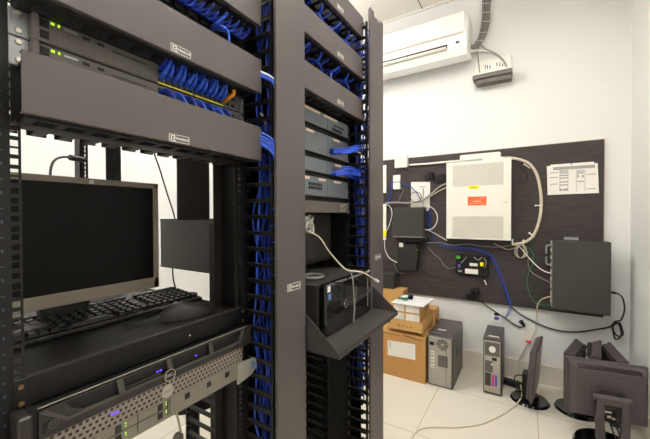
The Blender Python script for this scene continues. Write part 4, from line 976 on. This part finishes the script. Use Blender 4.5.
# beige lead from box down to floor
pts = [onY(552.5, 296.5, BY-.14), onY(547, 297.3, BY-.12), onY(541, 300, BY-.05), onY(537.3, 306, BY-.03), W0(536.5, 318, .012), W0(534, 333, .012), W0(529, 342, .012), W0(522, 353, .014), W0(518, 364, .03), W0(517.5, 376, .08)]
pts += [onZ(521, 388, .03), onZ(522, 395, .022), onZ(519, 401, .022), onZ(512, 408, .004), onZ(500, 416, .004), onZ(485, 423, .004), onZ(472, 426, .004), onZ(455, 427.5, .004), onZ(437, 427.3, .004), onZ(424, 428, .004), onZ(415, 433, .004), onZ(411, 442, .004), onZ(409, 470, .004)]
m = MB().tube(pts, .0045, sub=6); o = m.build('floor_cable', 'beige'); tag(o, 'long beige cable from the large dark box snaking across the floor', 'cable')
c = W0(528.6, 341.5, .014); MB().chbox(c.x-.018, c.x+.018, c.y-.008, c.y+.008, c.z-.008, c.z+.008, .003).build('red_clip', 'redtag', o)

# ---------------------------------------------------------------- cartons
def rot2(t): t.rotation_euler = t.rotation_euler
t = thing('cardboard_box', 'large brown cardboard box on the floor with a white shipping label', 'box', (-.83, 2.55, 0))
x0, x1, y0, y1, z1 = -1.03, -.632, 2.405, 2.70, .335
MB().box(x0, x1, y0, y1, .0005, z1).build('body', 'card', t)
f = MB(); f.prism([(x0, y0, z1), (x1, y0, z1), (x1-.01, y0+.13, z1+.026), (x0, y0+.13, z1+.012)], (0, 0, .003)); f.prism([(x0, y1, z1), (x1, y1, z1), (x1-.01, y0+.14, z1+.018), (x0, y0+.14, z1+.018)], (0, 0, .003))
f.prism([(x1, y0+.005, z1), (x1, y1, z1), (x1-.12, y1-.03, z1+.034), (x1-.13, y0+.02, z1+.012)], (0, 0, .003)); f.build('flap', 'card2', t)
q = MB(); q.prism([(x0, y0-.0006, z1-.004), (x0+.2, y0-.0006, z1-.010), (x0+.2, y0-.0006, z1-.013), (x0, y0-.0006, z1-.008)], (0, .0006, 0)); q.build('fold_gap', 'dprint', t); q = MB(); q.prism([(x0+.215, y0-.0006, z1-.002), (x1-.02, y0-.0006, z1-.022), (x1-.02, y0-.0006, z1-.019), (x0+.26, y0-.0006, z1+.0)], (0, .0006, 0)); q.build('fold_gap', 'dprint', t)
def oc_(px, py): return onY(px, py, y0-.0008)
lb = MB().prism([oc_(387.3, 340), oc_(415.2, 344.4), oc_(415.4, 360.2), oc_(387.8, 355)], (0, .0008, 0)).build('shipping_label', 'label', t)
q = MB()
for i in range(5): a = onY(389, 342+i*1.2, y0-.0012); q.box(a.x, a.x+.02, y0-.0012, y0-.0008, a.z-.002, a.z+.001)
for (u, v) in ((395, 343.5), (395, 345.5), (408, 346.5)): a = onY(u, v, y0-.0012); q.box(a.x, a.x+.03, y0-.0012, y0-.0008, a.z-.0008, a.z+.0008)
q.build('label_print', 'print', lb)
zf = .372
t = thing('cardboard_box', 'flat tan carton lying on the large brown box', 'box', (-.79, 2.55, zf-.01))
fx0, fx1, fy0, fy1 = -.925, -.65, 2.40, 2.70
MB().box(fx0, fx1, fy0, fy1, zf-.0005, zf+.072).build('body', 'card2', t)
MB().box(fx0-.001, fx1+.001, fy0-.0006, fy1, zf+.070, zf+.0735).build('lid', 'card2', t)
q = MB()
for k in range(4): a = .03*k; q.ring((-.83+a, fy0-.0004, zf+.032), (.007, 0, 0), (0, 0, .008), (0, -1, 0), .6, depth=.0004, seg=10)
q.box(-.91, -.897, fy0-.001, fy0, zf+.04, zf+.055); q.build('carton_print', 'dprint', t)
zw = zf+.074
for i, (za, zb_, lab) in enumerate(((zw, zw+.063, 'small tan carton with white labels resting on the flat carton'), (zw+.064, zw+.127, 'small tan carton with white labels under the white panel, topmost'))):
    t = thing('cardboard_box', lab, 'box', (-.76, 2.53, za))
    MB().box(-.875, -.668, 2.40, 2.66, za, zb_).build('body', 'card2', t)
    for (xa, xb) in ((-.870, -.790), (-.775, -.676)):
        l_ = MB().box(xa, xb, 2.3985, 2.40, za+.008, zb_-.006).build('paper_label', 'label', t)
        q = MB()
        for k in range(4): q.box(xb-.038, xb-.006, 2.3979, 2.3985, za+.014+k*.011, za+.016+k*.011)
        q.build('label_print', 'print', l_)
t = thing('cardboard_box', 'tan carton standing behind the labelled cartons against the wall', 'box', (-.9, 2.75, 0))
MB().box(-1.2, -.90, 2.705, 2.845, .0005, .60).build('body', 'card2', t)
t = thing('cardboard_box', 'tan carton right behind the small labelled cartons', 'box', (-.7, 2.77, 0))
MB().box(-.80, -.632, 2.705, 2.845, .0005, .475).build('body', 'card2', t)
zl = zw+.128
o = MB().prism([(-.885, 2.385, zl), (-.640, 2.385, zl), (-.628, 2.66, zl), (-.872, 2.66, zl)], (0, 0, .007)).build('foam_sheet', 'pure'); tag(o, 'white flat panel laid on top of the stacked cartons', 'panel')
m = MB()
c0 = onZ(403, 299, zl+.015)
pts = [(c0.x+.035*math.cos(i*.9)+.01*math.sin(i*2.3), c0.y+.02*math.sin(i*1.3), zl+.011+.012*abs(math.sin(i*1.7))) for i in range(22)]
m.tube(pts, .0035, sub=4); o = m.build('green_wire_bundle', 'green'); tag(o, 'small tangle of green wire on the white panel', 'wire')
c0 = onZ(410.5, 299.5, zl+.007); t = thing('camera_module', 'small dark webcam-like gadget standing on the white panel', 'gadget', (c0.x, c0.y, zl+.007))
MB().chbox(c0.x-.02, c0.x+.02, c0.y-.015, c0.y+.015, zl+.0075, zl+.047, .008).build('body', 'black2', t); MB().cyl((c0.x, c0.y-.014, zl+.03), (c0.x, c0.y-.018, zl+.03), .009, n=14).build('lens', 'gloss', t); MB().chbox(c0.x+.004, c0.x+.024, c0.y, c0.y+.01, zl+.047, zl+.055, .002).build('cap', 'bezel', t)
# dark ups on the rear carton
ua, ub = onY(383.5, 290, 2.72), onY(395.5, 269, 2.72)
t = thing('speaker_box', 'dark grey textured box standing on the rear carton beside the racks', 'equipment', (-1.05, 2.77, .60))
MB().chbox(-1.18, -.985, 2.715, 2.845, .6005, .735, .004).build('casing', 'box', t)
q = MB()
for k in range(9): q.box(-1.17, -.995, 2.7143, 2.715, .615+k*.0125, .618+k*.0125)
q.build('grille', 'black', t)

# ---------------------------------------------------------------- tower computers
def tower1():
    x0, x1, y0, y1, z1 = -.6185, -.442, 2.423, 2.835, .372
    t = thing('desktop_tower', 'wider grey desktop tower with exposed metal back, beside the cartons', 'computer', ((x0+x1)/2, (y0+y1)/2, 0))
    MB().chbox(x0, x1, y0, y1, .003, z1-.004, .004).build('case', 'pcside', t)
    MB().chbox(x0-.001, x1+.001, y0+.03, y1+.004, z1-.006, z1+.004, .003).build('top_cover', 'pcside', t)
    bp = MB().box(x0+.008, x1-.010, y0-.002, y0, .012, z1-.012).build('back_panel', 'pcback', t)
    MB().box(x0+.045, x0+.105, y0+.12, y0+.14, z1+.004, z1+.0045).build('white_label', 'label', t)
    cx, cz = x0+.105, z1-.06
    q = MB().ell((cx, y0-.0025, cz), (.042, 0, 0), (0, 0, .042), (0, -1, 0), depth=.001); q.build('fan_recess', 'port', bp)
    q = MB().ell((cx, y0-.0037, cz), (.013, 0, 0), (0, 0, .013), (0, -1, 0), depth=.001).ring((cx, y0-.0037, cz), (.041, 0, 0), (0, 0, .041), (0, -1, 0), .88, depth=.001).ring((cx, y0-.0037, cz), (.028, 0, 0), (0, 0, .028), (0, -1, 0), .84, depth=.001)
    for k in range(8): a = k*PI/4+.3; q.prism([(cx+.011*math.cos(a-.2), y0-.0037, cz+.011*math.sin(a-.2)), (cx+.04*math.cos(a-.05), y0-.0037, cz+.04*math.sin(a-.05)), (cx+.04*math.cos(a+.08), y0-.0037, cz+.04*math.sin(a+.08)), (cx+.011*math.cos(a+.2), y0-.0037, cz+.011*math.sin(a+.2))], (0, -.001, 0))
    q.build('fan_guard', 'pcback', bp)
    MB().chbox(x0+.015, x0+.047, y0-.004, y0-.002, z1-.075, z1-.05, .001).build('power_socket', 'port', bp)
    MB().box(x0+.024, x0+.048, y0-.003, y0-.002, .12, .255).build('port_plate', 'cream', bp)
    q = MB()
    for k, h in enumerate((.010, .014, .010, .018, .010)): q.box(x0+.028, x0+.043, y0-.005, y0-.003, .135+k*.025, .135+k*.025+h)
    q.build('port', 'print', bp)
    MB().box(x0+.075, x0+.142, y0-.003, y0-.002, .15, .235).build('vent_grille', 'pcperf', bp)
    MB().box(x0+.022, x1-.052, y0-.0026, y0-.002, .026, .134).build('slot_frame', 'print', bp)
    MB().box(x1-.0465, x1-.0435, y0-.003, y0-.002, .014, z1-.014).build('edge_seam', 'box', bp)
    for k in range(4): MB().box(x0+.025, x1-.055, y0-.0035, y0-.002, .03+k*.026, .052+k*.026).build('slot_cover', 'pcback', bp)
    MB().ell((x1+.0002, y0+.15, .22), (0, .03, 0), (0, 0, .035), (1, 0, 0), depth=.0006).build('side_recess', 'box', t)
    for (a, b) in ((.01, .012), (x1-x0-.012, .012)): pass
    for x in (x0+.02, x1-.02):
        for y in (y0+.04, y1-.04): MB().cyl((x, y, 0), (x, y, .004), .009, n=10).build('foot', 'black', t)
tower1()
def tower2():
    x0, x1, y0, y1, z1 = -.2565, -.1405, 2.508, 2.80, .396
    t = thing('desktop_tower', 'narrow black computer standing upright below the wall outlet', 'computer', ((x0+x1)/2, (y0+y1)/2, 0))
    MB().chbox(x0, x1, y0, y1, .003, z1, .004).build('case', 'pcside', t)
    bp = MB().box(x0+.007, x1-.010, y0-.002, y0, .018, z1-.02).build('back_panel', 'pcback', t)
    MB().box(x0+.03, x1-.02, y0+.03, y0+.05, z1, z1+.0005).build('white_label', 'label', t)
    MB().box(x0+.011, x1-.014, y0-.003, y0-.002, z1-.125, z1-.03).build('vent_grille', 'pcperf', bp)
    MB().ell(((x0+x1)/2-.001, y0-.0032, z1-.078), (.021, 0, 0), (0, 0, .023), (0, -1, 0), depth=.0006).build('fan_sticker', 'label', bp)
    MB().chbox(x0+.055, x0+.085, y0-.004, y0-.002, z1-.155, z1-.133, .001).build('power_socket', 'port', bp)
    MB().box(x0+.012, x0+.06, y0-.003, y0-.002, z1-.24, z1-.16).build('vent_mesh', 'pcperf', bp)
    MB().box(x0+.05, x0+.058, y0-.006, y0-.002, z1-.19, z1-.175).build('lock_slot', 'label', bp)
    q = MB().box(x0+.012, x0+.048, y0-.003, y0-.002, .06, .15); q.build('slot_column', 'box', bp)
    MB().box(x0+.055, x0+.07, y0-.0045, y0-.002, .062, .145).build('printer_port', 'pink', bp); MB().box(x0+.074, x0+.088, y0-.0045, y0-.002, .068, .145).build('serial_port', 'bport', bp)
    for k in range(3): MB().box(x0+.014, x1-.02, y0-.0035, y0-.002, .022+k*.013, .032+k*.013).build('slot_cover', 'pcback', bp)
    for y in (y0+.04, y1-.04): MB().chbox(x0+.01, x1-.01, y-.01, y+.01, 0, .004, .001).build('foot', 'black', t)
tower2()

# ---------------------------------------------------------------- loose monitors on the floor
def lcd(lab, loc, rz, w=.37, h=.31, z0=.10, tilt=0, base='round', hinge=True, ribs=True, name='computer_monitor', th=.055):
    """local frame: screen looks to +Y, its back to -Y"""
    t = thing(name, lab, 'monitor', loc, rz, group='spare monitors on the floor', local=True)
    z1 = z0+h; R = Matrix.Rotation(tilt, 3, 'X'); piv = Vector((0, 0, z0+h/2))
    def T(mb):
        mb.v = [R @ (v-piv)+piv for v in mb.v]; return mb
    T(MB().chbox(-w/2, w/2, 0, .018, z0, z1, .004)).build('bezel', 'mon', t)
    T(MB().box(-w/2+.016, w/2-.016, .018, .0185, z0+.02, z1-.016)).build('screen', 'bezel' if base == 'edge' else 'screen', t)  # edge-on screen is coloured pale, standing for the floor reflected in it
    b = MB(); i1, i2 = .008, .036
    vs = [(sx*(w/2-i), y, zz) for (i, y) in ((i1, 0), (i1+.006, -.022), (i2, -th)) for (sx, zz) in ((-1, z0+i), (1, z0+i), (1, z1-i), (-1, z1-i))]
    fs = [(8, 9, 10, 11)]+[(k*4+j, k*4+(j+1) % 4, k*4+(j+1) % 4+4, k*4+j+4) for k in (0, 1) for j in range(4)]
    b.add(vs, fs); T(b).build('back_shell', 'mon', t)
    if ribs:
        r = MB(); n = 34
        for k in range(n):
            x = -w/2+.045+k*(w-.09)/(n-1); r.box(x-.0018, x+.0018, -.050, -.024, z1-.038, z1-.016, R=Matrix.Rotation(-.75, 3, 'X'), c=(x, -.038, z1-.026))
        T(r).build('vent_ribs', 'mon2', t)
        T(MB().chbox(-w/2+.07, w/2-.07, -th-.004, -th+.002, z0+.035, z1-.07, .003)).build('rear_plate', 'mon', t)
    return t, T, z0, z1
# big one, seen from behind
t, T, z0, z1 = lcd('large monitor in front of the pile, its back to the room', (.366, 2.29, 0), math.radians(8.5), w=.357, h=.315, z0=.135)
MB().cyl((-.078, -.085, z0+.155), (.078, -.085, z0+.155), .017, n=18).build('hinge', 'mon', t)
MB().chbox(-.05, .05, -.075, -.05, z0+.10, z0+.20, .004).build('hinge_mount', 'mon2', t)
s = MB()
for sx in (-1, 1):
    pts = [(sx*.062, z0+.16), (sx*.070, z0+.05), (sx*.068, z0-.06), (sx*.045, .018), (sx*.022, .018), (sx*.030, z0-.06), (sx*.036, z0+.05), (sx*.036, z0+.16)]
    s.prism([(x, -.105, z) for x, z in (pts if sx > 0 else pts[::-1])], (0, .022, 0))
s.chbox(-.066, .066, -.107, -.083, z0+.125, z0+.165, .004); s.build('stand_arm', 'mon', t)
s = MB(); s.cyl((0, -.035, .001), (0, -.035, .016), .15, .14, 40); s.build('stand_base', 'gloss', t)
q = MB(); q.box(-.028, .028, -.06, -.057, z0+.02, z0+.08); q.build('input_panel', 'black', t)
q = MB(); q.box(-.026, .008, -.062, -.060, z0+.068, z0+.076, 0); q.box(-.014, .004, -.07, -.06, z0+.046, z0+.056, 1); q.box(.008, .02, -.07, -.06, z0+.04, z0+.05, 1); q.build('video_socket', ['label', 'zinc'], t)
q = MB()
q.tube([(-.0, -.06, z0+.02), (.01, -.09, z0-.03), (.03, -.10, .05), (.0, -.12, .024), (-.06, -.14, .022), (-.12, -.13, .02), (-.16, -.09, .006), (-.172, -.12, .005), (-.178, -.2, .005)], .004)
q.tube([(.02, -.06, z0+.02), (.04, -.1, z0-.05), (.06, -.12, .03), (.02, -.15, .024), (-.03, -.17, .022), (.05, -.19, .01), (.13, -.17, .006), (.16, -.2, .005)], .004)
q.build('cord', 'blackc', t); MB().cyl((-.172, -.12, .009), (-.177, -.16, .009), .008, n=8).build('video_plug', 'bport', t)
# edge-on at left
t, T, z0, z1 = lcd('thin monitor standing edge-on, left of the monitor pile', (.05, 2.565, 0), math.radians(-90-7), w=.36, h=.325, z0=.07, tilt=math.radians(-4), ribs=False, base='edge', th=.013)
MB().cyl((0, -.03, .001), (0, -.03, .012), .115, .105, 36).build('stand_base', 'gloss', t); MB().chbox(-.035, .035, -.07, -.032, .012, .19, .006).build('stand_neck', 'black2', t)
MB().tube([(.0, -.06, .16), (.03, -.11, .15), (.06, -.10, .10), (.03, -.06, .04), (.08, -.09, .02)], .004).tube([(-.02, -.06, .10), (-.04, -.10, .07), (.03, -.1, .035), (.05, -.06, .02)], .004).build('cord', 'blackc', t)
# two at the back
def rear_mon(lab, loc, rz, z0, base=True, h=.305):
    t, T, _, _ = lcd(lab, loc, math.radians(rz), w=.32, h=h, z0=z0, th=.045)
    if base: MB().cyl((0, -.02, .001), (0, -.02, .014), .12, .11, 36).build('stand_base', 'gloss', t)
    else: MB().chbox(-.10, .10, -.05, .012, .001, .014, .004).build('stand_base', 'gloss', t)
    MB().chbox(-.035, .035, -.075, -.046, .01, z0+.14, .004).build('stand_arm', 'mon', t)
rear_mon('monitor standing side-on behind the large one, leftmost of three at the back', (.255, 2.60, 0), 74, .105)
rear_mon('monitor with ribbed top behind the large one, middle of three at the back', (.378, 2.60, 0), -98.5, .12, False)
rear_mon('monitor behind the large one, nearest the right wall', (.462, 2.60, 0), -85, .115, False)
# power brick between narrow PC and thin monitor
c = onZ(513, 382, .03); o = MB().chbox(c.x-.06, c.x+.055, c.y-.025, c.y+.025, .0005, .042, .006, R=Matrix.Rotation(math.radians(-14), 3, 'Z')).build('power_brick', 'black2'); tag(o, 'black power brick on the floor beside the thin monitor', 'adapter')

# ------------------------------------------------------------------ world and view
w = bpy.data.worlds.new('world'); bpy.context.scene.world = w; w.use_nodes = True
w.node_tree.nodes['Background'].inputs[0].default_value = (1, .97, .92, 1); w.node_tree.nodes['Background'].inputs[1].default_value = .2
vs_ = bpy.context.scene.view_settings; vs_.view_transform = 'Standard'; vs_.look = 'None'; vs_.gamma = 1; vs_.exposure = 0.04; vs_.use_curve_mapping = False
